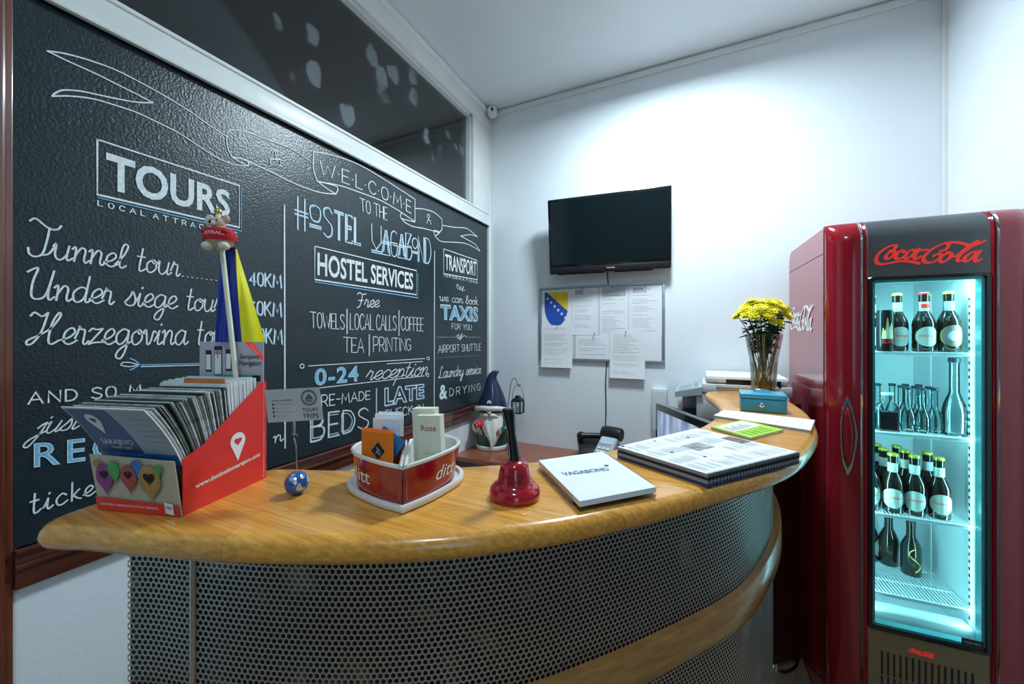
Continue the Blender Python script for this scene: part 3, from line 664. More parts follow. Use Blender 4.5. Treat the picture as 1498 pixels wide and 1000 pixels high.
line('flourish_drawing', [[(667, 417), (670, 416), (668, 420), (672, 423), (674, 419), (671, 420), (674, 424), (678, 419), (676, 425), (680, 424)]], w=1.6)
line('flourish_drawing', [[(666, 493), (671, 489), (669, 495), (673, 492), (676, 488), (672, 497), (678, 491), (682, 492)]], w=1.6)
chalk('lettering', 'we can book', q((643, 439.5), (699, 446), (643, 428), (699, 434)), LO, sp=.02, w=1.9)
block('lettering_outline', 'TAXIS', q((644, 467.5), (699, 471), (644, 444.5), (699, 449)), outline=.016, offset=.03, m=0)
block('lettering', 'TAXIS', q((645, 467), (699, 470.6), (645, 445), (699, 449.4)), m=1, offset=-.002)
chalk('lettering', 'FOR YOU', q((660.5, 481), (689.5, 482.5), (660.5, 473), (689.5, 475)), w=1.6)
line('dotted_line', [{'p': [(640+i*3.2, 493), (641.3+i*3.2, 493)]} for i in range(8)]+[{'p': [(681+i*3.2, 493), (682.3+i*3.2, 493)]} for i in range(7)]+[{'p': [(640+i*3.2, 523-i*.175), (641.3+i*3.2, 523-i*.175)], 'm': 1} for i in range(20)], w=1.4)
chalk('lettering', 'AIRPORT SHUTTLE', q((641, 516), (703, 512), (641, 505), (703, 502.5)), w=1.8)
chalk('lettering', 'Laundry service', q((641, 553), (703, 546), (641, 537), (703, 532)), LO, sp=0, w=1.9, shear=.2)
block('lettering', '&', q((642.5, 584), (654, 582.5), (642.5, 563), (654, 562)), offset=.02, shadow=1)
chalk('lettering', 'DRYING', q((657.5, 579), (702.5, 570), (657.5, 568), (702.5, 560.5)), sp=.4, w=2)
# ================================================================ reception counter
ZT = H-.265; TH = .038; ZN = ZT-TH/2
front = [((54, 804), ZN-.01), ((100, 812), ZT-TH), ((160, 819), ZT-TH), ((268, 829), ZT-TH), ((360, 834), ZT-TH), ((460, 836), ZT-TH), ((560, 834), ZT-TH), ((660, 827), ZT-TH),
         ((740, 817), ZT-TH), ((823, 805), ZT-TH), ((907, 785), ZT-TH), ((990, 763), ZT-TH), ((1074, 737), ZT-TH), ((1134, 714), ZT-TH+.003), ((1174, 686), ZN-.008), ((1197, 646), ZN), ((1192, 622), ZN+.004), ((1181, 606), ZN+.008),
         ((1166, 591), ZT), ((1146, 579), ZT), ((1120, 573), ZT)]
back = [((1060, 571), ZT), ((1034, 571.5), ZT), ((1031, 575), ZT), ((1043, 583), ZT), ((1051, 592), ZT), ((1051, 598), ZT), ((1044, 609), ZT), ((1027, 620), ZT), ((1000, 631), ZT), ((950, 643), ZT), ((880, 657.5), ZT), ((787, 671.5), ZT), ((730, 676), ZT),
        ((674, 679.5), ZT), ((600, 683), ZT), ((517, 684), ZT), ((464, 683.5), ZT), ((400, 682.5), ZT), ((260, 706), ZT), ((160, 726), ZT), ((119, 738), ZT), ((98, 745), ZT), ((70, 755), ZT), ((57, 766), ZT-.004), ((43, 785), ZT-.014)]
fr2 = [P(*p, z).to_2d() for p, z in front]; bk2 = [P(*p, z).to_2d() for p, z in back]
def smooth_closed(pts, it):
    for _ in range(it): pts = [(pts[i-1]+pts[i]*2+pts[(i+1) % len(pts)])/4 for i in range(len(pts))]
    return pts
out = [Vector((p[0], p[1])) for p in catmull([(p.x, p.y, 0) for p in fr2+bk2], 8, closed=True)]
out = smooth_closed(out, 3)
def equal(pts, n):
    q_ = pts+[pts[0]]; s = [0]
    for a, b in zip(q_[:-1], q_[1:]): s.append(s[-1]+(b-a).length)
    r_ = []; j = 0
    for k in range(n):
        t = s[-1]*k/n
        while s[j+1] < t: j += 1
        r_.append(q_[j].lerp(q_[j+1], (t-s[j])/max(s[j+1]-s[j], 1e-9)))
    return r_
out = smooth_closed(equal(out, 340), 3)
ar = sum(out[i-1].x*out[i].y-out[i].x*out[i-1].y for i in range(len(out)))
if ar < 0: out = out[::-1]
def norms(pts):
    r_ = []
    for i in range(len(pts)):
        d = (pts[(i+1) % len(pts)]-pts[i-1]).normalized(); r_.append(Vector((-d.y, d.x)))   # inward for CCW
    return r_
nrm = norms(out)
ctr = thing('reception_counter', 'curved reception counter with glossy oak top and perforated steel front', 'counter', (-.1, .9, 0))
rings = []; RN = TH/2
for k in range(9):
    a = -PI/2+PI*k/8; d = RN*(1-math.cos(a)); z = ZN+RN*math.sin(a)
    rings.append([(out[i].x+nrm[i].x*d, out[i].y+nrm[i].y*d, z) for i in range(len(out))])
g = G(); g.loft(rings); g.build('countertop', M['oak'], ctr, world=True, smooth=50)
# body: offset the outer curve
OH = .105
NF = len(front)*8
outer0 = [Vector((p[0], p[1])) for p in catmull([(p.x, p.y, 0) for p in fr2], 8)]
for _ in range(10): outer0 = [outer0[0]]+[(outer0[i-1]+outer0[i]*2+outer0[i+1])/4 for i in range(1, len(outer0)-1)]+[outer0[-1]]
def offs(pts, d):
    r_ = []
    for i in range(len(pts)):
        t = (pts[min(i+1, len(pts)-1)]-pts[max(i-1, 0)]).normalized(); r_.append(pts[i]+Vector((-t.y, t.x))*d)
    return r_
def trim_len(pts, keep): return [p for i, p in enumerate(pts) if keep(i, p)]
path = offs(outer0, OH)
def pxof(p):
    xc = CS*p.x+SN*p.y; t = -SN*p.x+CS*p.y; return 749+F*xc/t
# start where the panel leaves the wall side, end at the far right
i0 = next(i for i, p in enumerate(path) if pxof(p) > 183 and i > 4)
i1 = max(i for i, p in enumerate(path) if p.y < 1.80)
path = path[i0:i1+1]
# first point: run the panel back a little towards the staff side
def resample(pts, ds):
    o_ = [pts[0]]; acc = 0
    for a, b in zip(pts[:-1], pts[1:]):
        L_ = (b-a).length; s = ds-acc
        while s <= L_: o_.append(a+(b-a)*(s/L_)); s += ds
        acc = (acc+L_) % ds
    return o_
path = resample(path, .02)
def curtain(name, pts, z0, z1, m, parent):
    g = G(); g.grid([[(p.x, p.y, z0) for p in pts], [(p.x, p.y, z1) for p in pts]]); o = g.build(name, m, parent, world=True, smooth=60)
    me = o.data; uv = me.uv_layers.new(name='UVMap'); s = [0]
    for a, b in zip(pts[:-1], pts[1:]): s.append(s[-1]+(b-a).length)
    n = len(pts)
    for l in me.loops: uv.data[l.index].uv = (s[l.vertex_index % n], z0 if l.vertex_index < n else z1)
    return o
curtain('perforated_panel', path, .05, ZT-TH, M['perf'], ctr)
lin = offs(path, .008); lin[0] = lin[0]+(lin[0]-lin[1])*.15
curtain('inner_panel', lin, .05, ZT-TH, M['liner'] if 'liner' in M else M['slate'], ctr)
# wooden band around the front
def band(pts, z0, z1, dout, parent, name, mm):
    o1 = offs(pts, -dout); g = G(); n = len(pts); prof = [(0, z0), (.7, z0), (1, z0+.01), (1, z1-.01), (.7, z1), (0, z1)]
    rows = [[(pts[i].x*(1-a)+o1[i].x*a, pts[i].y*(1-a)+o1[i].y*a, z) for i in range(n)] for a, z in prof]
    g.grid(rows); return g.build(name, mm, parent, world=True, smooth=50)
band(path, H-.645, H-.575, .022, ctr, 'wood_band', M['oak2'])
band(path, .02, .10, .006, ctr, 'plinth', M['dbrown'])
# steel cover strip on the left, end board and foot on the right
ip = min(range(len(path)), key=lambda i: abs(pxof(path[i])-281) if path[i].y < .8 else 99)
g = G(); g.tube([(path[ip].x, path[ip].y, .03), (path[ip].x, path[ip].y, ZT-TH)], .0055, 12); g.build('cover_strip', M['steel'], ctr, world=True, smooth=60)
e0 = PT(1134, 700, 1.63).to_2d(); e1 = PT(1172, 700, 1.66).to_2d()
g = G(); d_ = (e1-e0).normalized(); nn = Vector((-d_.y, d_.x))*.018
qd = [e0-d_*.05, e1, e1+nn, e0-d_*.05+nn]
g.prism([(p.x, p.y) for p in qd], .035, ZT-TH); g.build('end_board', M['dbrown'], ctr, world=True)
fp = e0+d_*.01+nn*.5
g = G(); g.lathe([(.018, 0), (.019, .006), (.012, .02), (.007, .035)], 20, Matrix.Translation((fp.x, fp.y, 0))); g.build('foot', M['chrome'], ctr, world=True, smooth=50)
# ================================================================ desk along the back wall
ZD = H-.73
dk = thing('desk', 'reddish brown desk in the corner under the noticeboard', 'desk', (-.6, 2.15, 0))
g = G(); g.box(XL+.004, -.13, 1.945, YB-.004, ZD-.028, ZD, bev=.003); g.build('desktop', M['desk'], dk, world=True)
g = G(); g.box(XL+.02, -.15, 1.975, 1.99, ZD-.14, ZD-.028); g.build('front_rail', M['dbrown'], dk, world=True)
for x in (XL+.03, -.75, -.17):
    g = G(); g.box(x, x+.022, 1.98, YB-.03, 0, ZD-.028); g.build('side_panel', M['dbrown'], dk, world=True)

g = G(); g.box(-.36, .04, 1.30, 1.944, ZD-.028, ZD, bev=.003); g.build('return_top', M['desk'], dk, world=True)
g = G(); g.box(-.34, -.08, 1.31, 1.33, 0, ZD-.028); g.build('side_panel', M['dbrown'], dk, world=True)
# ================================================================ red retro drinks cooler
TF = R(23.5)
c0 = Vector((1.363, 1.272))                       # centre of the front plane, camera-plan coordinates
wx, wy = cw(*c0); RZ = YAW-TF                      # local x to the right along the front, local y inward
fr = thing('drinks_cooler', 'tall red retro glass-door drinks cooler with chrome strips and script logo', 'fridge', (wx, wy, 0), RZ)
FM = ROOT[fr.name]; FMI = FM.inverted()
UL, UR, UC = -.262, .248, -.007
ZTOP = H+.398; DEP = .565
def fz(z, R_=.075):                               # front recedes towards the rounded top
    d = z-(ZTOP-R_)
    return 0 if d <= 0 else R_*(1-math.sqrt(max(0, 1-(d/R_)**2)))
zs = [.03]+[.3+.2*i for i in range(7)]+[ZTOP-.08+.0735*math.sin(PI/2*i/9) for i in range(10)]
# cabinet body (side panels, top, back) as hollow shell
GX0, GX1 = -.148, .136; GZ0, GZ1 = H-.999, H+.178    # door glass
IX0, IX1, IY0, IY1, IZ0, IZ1 = -.150, .138, .050, .43, H-1.02, H+.20
def shell(x0, x1, y0, y1, z0, z1, r):
    # rounded-top outline in (y, z), extruded along x
    pr = [(y0, z0), (y1, z0)]
    for k in range(7): a = PI/2*k/6; pr.append((y1-r+r*math.cos(a), z1-r+r*math.sin(a)))
    pr.append((y0, z1)); return pr
pr = shell(0, 0, .064, DEP, .03, ZTOP-.012, .05)
g = G()
for xa, xb in ((UL, UL+.022), (UR-.022, UR)):
    g.loft([[(xa, y, z) for y, z in pr], [(xb, y, z) for y, z in pr]])
g.box(UL+.022, UR-.022, .07, DEP-.03, ZTOP-.035, ZTOP-.012); g.box(UL+.022, UR-.022, DEP-.03, DEP, .03, ZTOP-.07); g.box(UL+.022, UR-.022, .07, DEP-.03, .03, .06)
g.build('cabinet', M['redside'], fr, smooth=40)
g = G()
for z in (ZTOP-.105, ):
    g.box(UL-.0006, UL+.002, .064, DEP-.004, z-.0012, z+.0012)
g.box(UL-.0012, UL+.004, .058, .065, .03, ZTOP-.02)
g.build('panel_seam', M['ink'], fr)
# rounded cheeks either side of the door
def cheek(sign, xo, xi):
    rows = []
    for z in zs:
        row = []
        rc = fz(z)
        for k in range(11):
            a = PI/2*k/10; x = xi+(xo-xi)*math.sin(a)**.9 if k else xi; y = .060*(1-math.cos(a)**.8) if k < 10 else .060
            row.append((x, y*(1-rc/.08)+rc if rc < .08 else y, z))
        row.append((xo, .060+rc*.0+max(0, rc-.05), z))
        rows.append(row)
    g = G(); g.grid(rows)
    top = rows[-1]; b = [(p[0], .075, ZTOP-.012) for p in top]; g.grid([top, b])
    return g.build('front_cheek', M['red'], fr, smooth=50)
cheek(-1, UL, -.178); cheek(1, UR, .164)
def strip(name, x0, x1, y0, m, z0=.03):
    g = G(); rows = []
    for z in zs:
        z = max(z, z0); rc = fz(z); rows.append([(x0, .03+rc, z), (x0, y0+.002+rc, z), ((x0+x1)/2, y0-.003+rc, z), (x1, y0+.002+rc, z), (x1, .03+rc, z)])
    rows.append([(x0, .11, ZTOP-.008), (x0, .11, ZTOP-.006), ((x0+x1)/2, .11, ZTOP-.004), (x1, .11, ZTOP-.006), (x1, .11, ZTOP-.008)])
    g.grid(rows); return g.build(name, m, fr, smooth=50)
strip('chrome_strip', -.178, -.168, -.004, M['chrome']); strip('chrome_strip', .154, .164, -.004, M['chrome'])
strip('inner_strip', -.168, -.155, .0, M['red']); strip('inner_strip', .143, .154, .0, M['red'])
# door = header + black gasket frame + glass
hz = [z for z in zs if z > GZ1+.03]
g = G(); rows = [[(x, .002+fz(z), z) for x in (-.155, .143)] for z in [GZ1+.012]+[GZ1+.05, ZTOP-.08]+[z for z in zs if z > ZTOP-.075]]
rows.append([(-.155, .10, ZTOP-.010), (.143, .10, ZTOP-.010)]); g.grid(rows)
hd = g.build('header', M['hdr'], fr, smooth=60)
g = G(); cola_logo(g, (UC+.004, .0015, H+.262), (1, 0, 0), (0, 0, 1), .264); lg = g.build('header_logo', M['logo'], hd); lg['label'] = 'red script logo'
g = G()
def rframe(g, x0, x1, z0, z1, w, y0, y1, r=.012, m=0):
    def rr(x0, x1, z0, z1, r):
        o_ = []
        for cx, cz, a0 in ((x1-r, z1-r, 0), (x0+r, z1-r, 90), (x0+r, z0+r, 180), (x1-r, z0+r, 270)):
            for k in range(6): a = R(a0+18*k); o_.append((cx+r*math.cos(a), cz+r*math.sin(a)))
        return o_
    A = rr(x0, x1, z0, z1, r); B = rr(x0+w, x1-w, z0+w, z1-w, max(r-w, .003))
    rings = [[(x, y1, z) for x, z in A], [(x, y0, z) for x, z in A], [(x, y0, z) for x, z in B], [(x, y1, z) for x, z in B]]
    g.loft(rings+[rings[0]], caps=(False, False), m=m)
rframe(g, GX0-.007, GX1+.007, GZ0-.009, GZ1+.012, .010, -.002, .04); g.build('door_gasket', M['blackg'], fr, smooth=40)
g = G(); rframe(g, GX0+.003, GX1-.003, GZ0+.002, GZ1+.002, .009, .006, .034, m=0); g.build('inner_door_frame', mat('tinted_frame', (.10, .36, .38), .2, .2), fr, smooth=40)
g = G(); g.box(GX0+.001, GX1-.001, .001, .004, GZ0, GZ1+.003); g.build('door_glass', M['fglass'], fr)
g = G(); g.box(GX1-.060, GX1-.010, -.001, .0008, GZ0+.008, GZ0+.030); pl = g.build('door_badge', M['ink'], fr)
g = G(); font_flat(g, 'PREMIER', (GX1-.035, -.0012, GZ0+.019), (1, 0, 0), (0, 0, 1), width=.038, lift=.0004); g.build('badge_text', M['inkg'], pl)
# grille panel under the door
g = G(); g.box(-.155, .143, .004, .02, .10, GZ0-.009); gp = g.build('grille_panel', M['gold'], fr)
g = G()
for row in range(3):
    for i in range(15):
        x = -.118+i*.0158; z1 = H-1.078-row*.085
        g.box(x-.0022, x+.0022, .002, .0045, z1-.078, z1)
g.build('grille_slots', M['ink'], gp)
g = G(); cola_logo(g, (-.018, .0035, H-1.052), (1, 0, 0), (0, 0, 1), .062); lg2 = g.build('small_logo', M['logo'], gp)
g = G(); g.box(-.17, .158, .02, .05, .03, .10); g.build('kick_plate', M['dbrown'], fr)
g = G()
for x in (UL+.05, UR-.05):
    for y in (.1, DEP-.06): g.lathe([(.018, 0), (.018, .03)], 16, Matrix.Translation((x, y, 0)))
for k_, (x, y) in enumerate([(UL+.05, .1), (UR-.05, .1), (UL+.05, DEP-.06), (UR-.05, DEP-.06)]):
    g2 = G(); g2.lathe([(.018, 0), (.018, .031)], 16, Matrix.Translation((x, y, 0))); g2.build('foot', M['black'], fr)
# handle: diamond shaped chrome recess with red grip, on the left cheek
hc = Vector((-.224, .0, 0)); hz0, hz1 = H-.50+.0, H-.215
def onch(x, z):    # y of cheek surface at x
    s = min(1, max(0, (x+.178)/(UL+.178)))**(1/.9); a = math.asin(s); return .060*(1-math.cos(a)**.8)
ho = []
ax, ay = -.212, onch(-.212, 0)-.0012
zc = (hz0+hz1)/2; hh = (hz1-hz0)/2
rd = Vector((1, -(onch(-.224, 0)-onch(-.200, 0))/.024, 0)).normalized(); rn = Vector((rd.y, -rd.x, 0))
def dia(w, h, bias=.1):
    return [(0, h), (.45*w, h*.75), (.85*w, h*.3), (w, h*.02), (.85*w, -h*.32), (.45*w, -h*.8), (0, -h), (-.5*w, -h*.72), (-.72*w, -h*.3), (-.74*w, h*.3), (-.5*w, h*.75)]
base_ = Vector((ax, ay, zc))
def ring3(w, h, off): return [base_+rd*p[0]+Vector((0, 0, p[1]))+rn*off for p in dia(w, h)]
g = G(); g.loft([ring3(.027, hh, -.008), ring3(.027, hh, .004), ring3(.0245, hh*.97, .007), ring3(.020, hh*.80, .007), ring3(.0195, hh*.79, -.004)], caps=(True, False)); hn = g.build('handle', M['chrome'], fr, smooth=40); hn['label'] = 'chrome diamond-shaped handle'
g = G(); g.loft([ring3(.0192, hh*.785, -.001), ring3(.0175, hh*.75, .006), ring3(.009, hh*.6, .0085)]); g.build('grip', M['red'], hn, smooth=60)
# side logo, white
g = G(); pz = PT(1172, 462, 1.72).z
sl = FMI @ PT(1174, 462, 1.66)
cola_logo(g, (UL-.0008, .062+.30, H+.065), (0, -1, 0), (0, 0, 1), .34, sy=1.25); sg_ = g.build('side_logo', M['logow'], fr); sg_['label'] = 'white script logo on the side'
# interior liner
g = G()
g.box(IX0-.008, IX0, .03, IY1, IZ0, IZ1); g.box(IX1, IX1+.008, .03, IY1, IZ0, IZ1); g.box(IX0-.008, IX1+.008, IY1, IY1+.008, IZ0, IZ1)
g.box(IX0-.008, IX1+.008, .03, IY1, IZ1, IZ1+.008); g.box(IX0-.008, IX1+.008, .03, IY1, IZ0-.01, IZ0)
ln = g.build('liner', M['fwhite'], fr)
g = G(); 
for z in (H+.12, H-.11, H-.40):
    for i in range(12): g.box(IX0+.006+i*.0115, IX0+.011+i*.0115, IY1-.003, IY1-.0005, z-.02, z+.02)
g.build('air_slots', M['ink'], ln)
for x in (IX1-.004, IX0+.001):
    g = G(); g.box(x, x+.003, .075, .088, IZ0+.05, IZ1-.05); g.box(x, x+.003, .30, .312, IZ0+.05, IZ1-.05)
    st_ = g.build('shelf_standard', M['shelf'], ln)
g = G()
for i in range(46): g.box(IX1-.0046, IX1-.0038, .078, .085, IZ0+.07+i*.0235, IZ0+.08+i*.0235)
g.build('standard_slots', M['ink'], ln)
# bottom sill
g = G(); g.box(IX0, IX1, .055, .12, IZ0, IZ0+.05, bev=.01); g.build('bottom_sill', M['shelf'], fr, smooth=40)
# wire shelves
SZ = [H-.064, H-.345, H-.630, H-.905]
for si, z in enumerate(SZ):
    g = G(); g.box(IX0+.004, IX1-.006, .055, .061, z-.012, z-.001, bev=.001)
    for y in (.16, .28, .40): g.tube([(IX0+.004, y, z-.006), (IX1-.006, y, z-.006)], .0022, 6)
    n_ = 27
    for i in range(n_): x = IX0+.008+(IX1-IX0-.02)*i/(n_-1); g.tube([(x, .058, z-.0025), (x, IY1-.004, z-.0025)], .0014, 5, cap=False)
    sh = g.build('wire_shelf', M['shelf'], fr)
# lit strips in the front corners
ledm = mat('cooler_light_strip', (.7, 1, 1), .5, nz=.01, emis=(.42, .92, 1), es=2.6)
for x in (IX0+.0005, IX1-.0035):
    g = G(); g.box(x, x+.003, .044, .052, IZ0+.06, IZ1-.02); g.build('light_strip', ledm, fr)
g = G(); g.box(IX0+.02, IX1-.02, .06, .09, IZ1-.006, IZ1-.001); g.build('light_strip', ledm, fr)
def flight(u, w_, z, rot, sx, sy, pw):
    d = bpy.data.lights.new('cooler_light', 'AREA'); d.shape = 'RECTANGLE'; d.size = sx; d.size_y = sy; d.energy = pw; d.color = (.40, .92, 1)
    o = bpy.data.objects.new('cooler_light', d); COL.objects.link(o); p = FM @ Vector((u, w_, z)); o.matrix_world = Matrix.Translation(p) @ Matrix.Rotation(RZ, 4, 'Z') @ rot; return o
zm = (IZ0+IZ1)/2
flight(0, .075, IZ1-.009, Matrix.Identity(4), .24, .03, 1.2)
def side_light(u, dirv, pw):
    d = bpy.data.lights.new('cooler_light', 'AREA'); d.shape = 'RECTANGLE'; d.size = .01; d.size_y = 1.1; d.energy = pw; d.color = (.40, .92, 1)
    o = bpy.data.objects.new('cooler_light', d); COL.objects.link(o); p = FM @ Vector((u, .056, zm)); v = (FM.to_3x3() @ Vector(dirv)).normalized()
    q_ = v.to_track_quat('-Z', 'Y'); o.matrix_world = Matrix.Translation(p) @ q_.to_matrix().to_4x4(); return o
side_light(IX0+.006, (.75, .65, 0), 1.7); side_light(IX1-.008, (-.75, .65, 0), 1.7)
side_light(IX1-.008, (-.75, -.65, 0), 1.3)

# ---------------------------------------------------------------- drinks
def q_local(x, y, z, rz=0): return FM @ Vector((x, y, z))
LAB = lambda g, r, z0, z1, a0, a1, n=10, oval=False, m=0: g.grid([[((r+.0005)*math.cos(a0+(a1-a0)*k/n), (r+.0005)*math.sin(a0+(a1-a0)*k/n), zz) for k in range(n+1)] for zz in (z0, z1)], m=m)
def oval_label(g, r, zc, hh_, wa, m=0, n=14, lift=.0006, da=0):
    # an oval wrapped on the bottle, facing -y
    c = [((r+lift)*math.cos(-PI/2+da), (r+lift)*math.sin(-PI/2+da), zc)]; rings = [c*n*2]
    for s in (.34, .67, 1):
        rings.append([((r+lift)*math.cos(-PI/2+da+wa*s*math.cos(PI*k/n)), (r+lift)*math.sin(-PI/2+da+wa*s*math.cos(PI*k/n)), zc+hh_*s*math.sin(PI*k/n)) for k in range(2*n)])
    g.loft(rings, m=m, caps=(False, False))
def wrap_text(g, s, r, zc, h, wa, m=0, lift=.0009):
    vs, fs, (x0, x1, y0, y1) = font_mesh(s, shear=.4)
    g.add([((r+lift)*math.cos(-PI/2+wa*2*((v.x-x0)/(x1-x0)-.5)), (r+lift)*math.sin(-PI/2+wa*2*((v.x-x0)/(x1-x0)-.5)), zc+h*((v.y-y0)/(y1-y0)-.5)) for v in vs], fs, m)
def beer(kind, label):
    t = thing('beer_bottle', label, 'bottle', (0, 0, 0))
    r = .0295
    G().lathe([(r-.003, 0), (r, .003), (r, .095), (r-.002, .108), (r-.008, .124), (.0135, .142), (.0125, .165), (.0135, .192), (.0135, .198)], 28).build('glass_body', M['amber'], t, smooth=50)
    cm = {'p': M['capy'], 'r': M['capr'], 'd': M['capy'], 's': M['capd']}[kind]
    G().lathe([(.0145, .196), (.0150, .198), (.0140, .204), (.0120, .2055), (.0001, .206)], 24).build('bottle_cap', cm, t, smooth=50)
    g = G()
    if kind == 'd': oval_label(g, r, .055, .036, 1.15, m=1); oval_label(g, r, .055, .032, 1.02, m=0, lift=.0009); oval_label(g, r, .055, .016, .5, m=2, lift=.0013)
    elif kind == 's':
        for k in range(1): g.tube([((r+.0006)*math.cos(-PI/2+.55*math.sin(2*PI*i/16)), (r+.0006)*math.sin(-PI/2+.55*math.sin(2*PI*i/16)), .02+.085*i/16) for i in range(17)], .0024, 6, m=1)
    else: oval_label(g, r, .052, .034, 1.1); wrap_text(g, 'Preminger', r, .054, .011, .8, m=2 if kind != 'r' else 2)
    g.build('label', [M['label'], M['brass'], M['logo']] if kind != 'd' else [mat('bronze_label', (.30, .24, .24), .4), M['brass'], M['label']], t, smooth=60)
    if kind != 's':
        g = G(); LAB(g, .0138, .140, .172, -PI/2-1.3, -PI/2+1.3); g.build('neck_label', M['label'] if kind != 'd' else M['inkg'], t, smooth=60)
        if kind == 'r': g = G(); LAB(g, .0146, .150, .165, -PI/2-.9, -PI/2+.9); g.build('neck_band', M['logo'], t)
    return t
PB_ = beer('p', 'x'); RB_ = beer('r', 'x'); DB_ = beer('d', 'x'); SB_ = beer('s', 'x')
used = {}
def put(proto, x, y, z, label, group, rz=0):
    p = q_local(x, y, z)
    if proto.name not in used:
        used[proto.name] = 1; proto.location = p; proto.rotation_euler = (0, 0, RZ+rz); proto['label'] = label
        if group: proto['group'] = group
        ROOT[proto.name] = Matrix.Translation(p) @ Matrix.Rotation(RZ+rz, 4, 'Z'); return proto
    r_ = dup(proto, p, RZ+rz, label, group)
    if not group and 'group' in r_: del r_['group']
    return r_
def fl(px, py, z):                                 # photo point on a shelf -> local x, y
    v = FMI @ P(px, py, z); return v.x, v.y
GA = 'beer bottles on the top cooler shelf'; GB = 'beer bottles on the third cooler shelf'
z = SZ[2]
fx = [-.128, -.074, -.016, .042]
put(RB_, -.117, .102, z, 'red-capped brown beer bottle, third cooler shelf, far left of front row', GB, rz=-.3)
for i, (x, l) in enumerate(((-.055, 'brown beer bottle, third cooler shelf, directly right of the red-capped one'), (.003, 'brown beer bottle, third cooler shelf front row, second from the right end'), (.066, 'brown beer bottle with oval cream label, third cooler shelf, rightmost of front row'))):
    put(PB_, x, .098, z, l, GB, rz=-.1 if i == 2 else -.3)
for i, x in enumerate((-.118, -.056, .004)):
    put(PB_, x, .164, z, 'brown beer bottle with yellow-green cap in the second row of the third cooler shelf', GB)
put(DB_, .066, .165, z, 'brown beer bottle with dark label behind the rightmost bottle of the third cooler shelf', GB)
for i, x in enumerate((-.116, -.054, .006)):
    put(PB_, x, .228, z, 'brown beer bottle with yellow-green cap at the back of the third cooler shelf', GB)
z = SZ[0]
put(PB_, -.038, .112, z, 'brown beer bottle with cream label beside the flame can on the top cooler shelf', GA)
put(RB_, .028, .10, z, 'brown beer bottle with red cap and cream label on the top cooler shelf', GA)
put(DB_, .092, .10, z, 'brown beer bottle with bronze round label, right end of the top cooler shelf', GA)
put(PB_, -.085, .185, z, 'brown beer bottle behind the flame can on the top cooler shelf', GA)
put(PB_, -.012, .178, z, 'brown beer bottle behind the front row, between the cream-label bottles of the top cooler shelf', GA)
put(DB_, .060, .168, z, 'dark-labelled beer bottle behind the round-label bottle on the top cooler shelf', GA)
z = SZ[3]
put(SB_, .050, .235, z, 'dark bottle with a golden S curve on the bottom cooler shelf', 'dark bottles on the bottom cooler shelf')
put(SB_, .004, .285, z, 'dark bottle close behind the S-curve bottle on the bottom cooler shelf', 'dark bottles on the bottom cooler shelf', rz=2)
put(DB_, -.052, .300, z, 'dark bottle with printed back label, leftmost on the bottom cooler shelf', 'dark bottles on the bottom cooler shelf', rz=1.2)
# flame can
p = q_local(-.084, .076, SZ[0]); cn = thing('drink_can', 'slim black drink can with flame print on the top cooler shelf', 'can', p, RZ)
G().lathe([(.019, 0), (.0235, .006), (.0235, .134), (.021, .142), (.0215, .1445), (.019, .143), (.0001, .142)], 28).build('can_body', mat('can_black', (.02, .018, .02), .25, .5), cn, smooth=40)
g = G()
for k, (w_, h_, mm) in enumerate(((.7, .07, 0), (.45, .055, 1))):
    a = [( -w_, .048), (-w_*.8, .048+h_*.5), (-w_*.45, .05+h_*.3), (-w_*.1, .05+h_), (w_*.25, .05+h_*.45), (w_*.6, .05+h_*.75), (w_*.85, .05+h_*.3), (w_, .048)]
    top = catmull([(x, y, 0) for x, y in a], 3); r_ = .0239+k*.0003
    g.grid([[(r_*math.cos(-PI/2+p_.x), r_*math.sin(-PI/2+p_.x), .044) for p_ in top], [(r_*math.cos(-PI/2+p_.x), r_*math.sin(-PI/2+p_.x), p_.y) for p_ in top]], m=k)
wrap_text(g, 'BURN', .0236, .034, .013, .75, m=2)
g.build('flame_print', [mat('flame_yellow', (.85, .55, .12), .4, nz=.3), M['cream'], M['logo']], cn)
# second shelf
z = SZ[1]
def clear_bottle(h, r, label, name='glass_bottle', liquid=None, cap=True, sq=False):
    t = thing(name, label, 'bottle')
    if sq: g = G(); g.loft([[(x_*s_, y_*s_*.6, zz) for x_, y_ in circ_sq()] for s_, zz in ((r*.95, 0), (r, .004), (r, h*.6), (r*.85, h*.68), (r*.35, h*.78), (r*.33, h*.92))])
    else: g = G(); g.lathe([(r*.9, 0), (r, .004), (r, h*.30), (r*.85, h*.40), (r*.42, h*.55), (r*.40, h*.93), (r*.44, h*.94), (r*.44, h*.96)], 24)
    g.build('glass_body', M['cglass'], t, smooth=50)
    if liquid:
        g = G()
        if sq: g.loft([[(x_*r*.92, y_*r*.6*.92, zz) for x_, y_ in circ_sq()] for zz in (.003, h*.5)])
        else: g.lathe([(r*.9, .003), (r*.92, h*.3)], 24)
        g.build('drink', liquid, t, smooth=50)
    if cap: G().lathe([(r*.5, h*.94), (r*.5, h*.99), (r*.42, h), (.0001, h)], 20).build('bottle_cap', M['capd'] if not sq else M['lgrey'], t, smooth=40)
    return t
def circ_sq(n=24):
    return [(math.copysign(abs(math.cos(a))**.45, math.cos(a)), math.copysign(abs(math.sin(a))**.45, math.sin(a))) for a in [2*PI*k/n for k in range(n)]]
c1 = clear_bottle(.155, .021, 'x'); GC = 'small clear long-necked bottles on the second cooler shelf'
k = 0
for j, y in enumerate((.105, .160, .215)):
    for i, x in enumerate((-.012, .026, .0635)):
        k += 1
        put(c1, x+(j % 2)*.004, y+(.012 if i == 2 and j == 0 else 0), z, 'small clear long-necked bottle between the dark-filled flask and the tall clear bottle', GC)
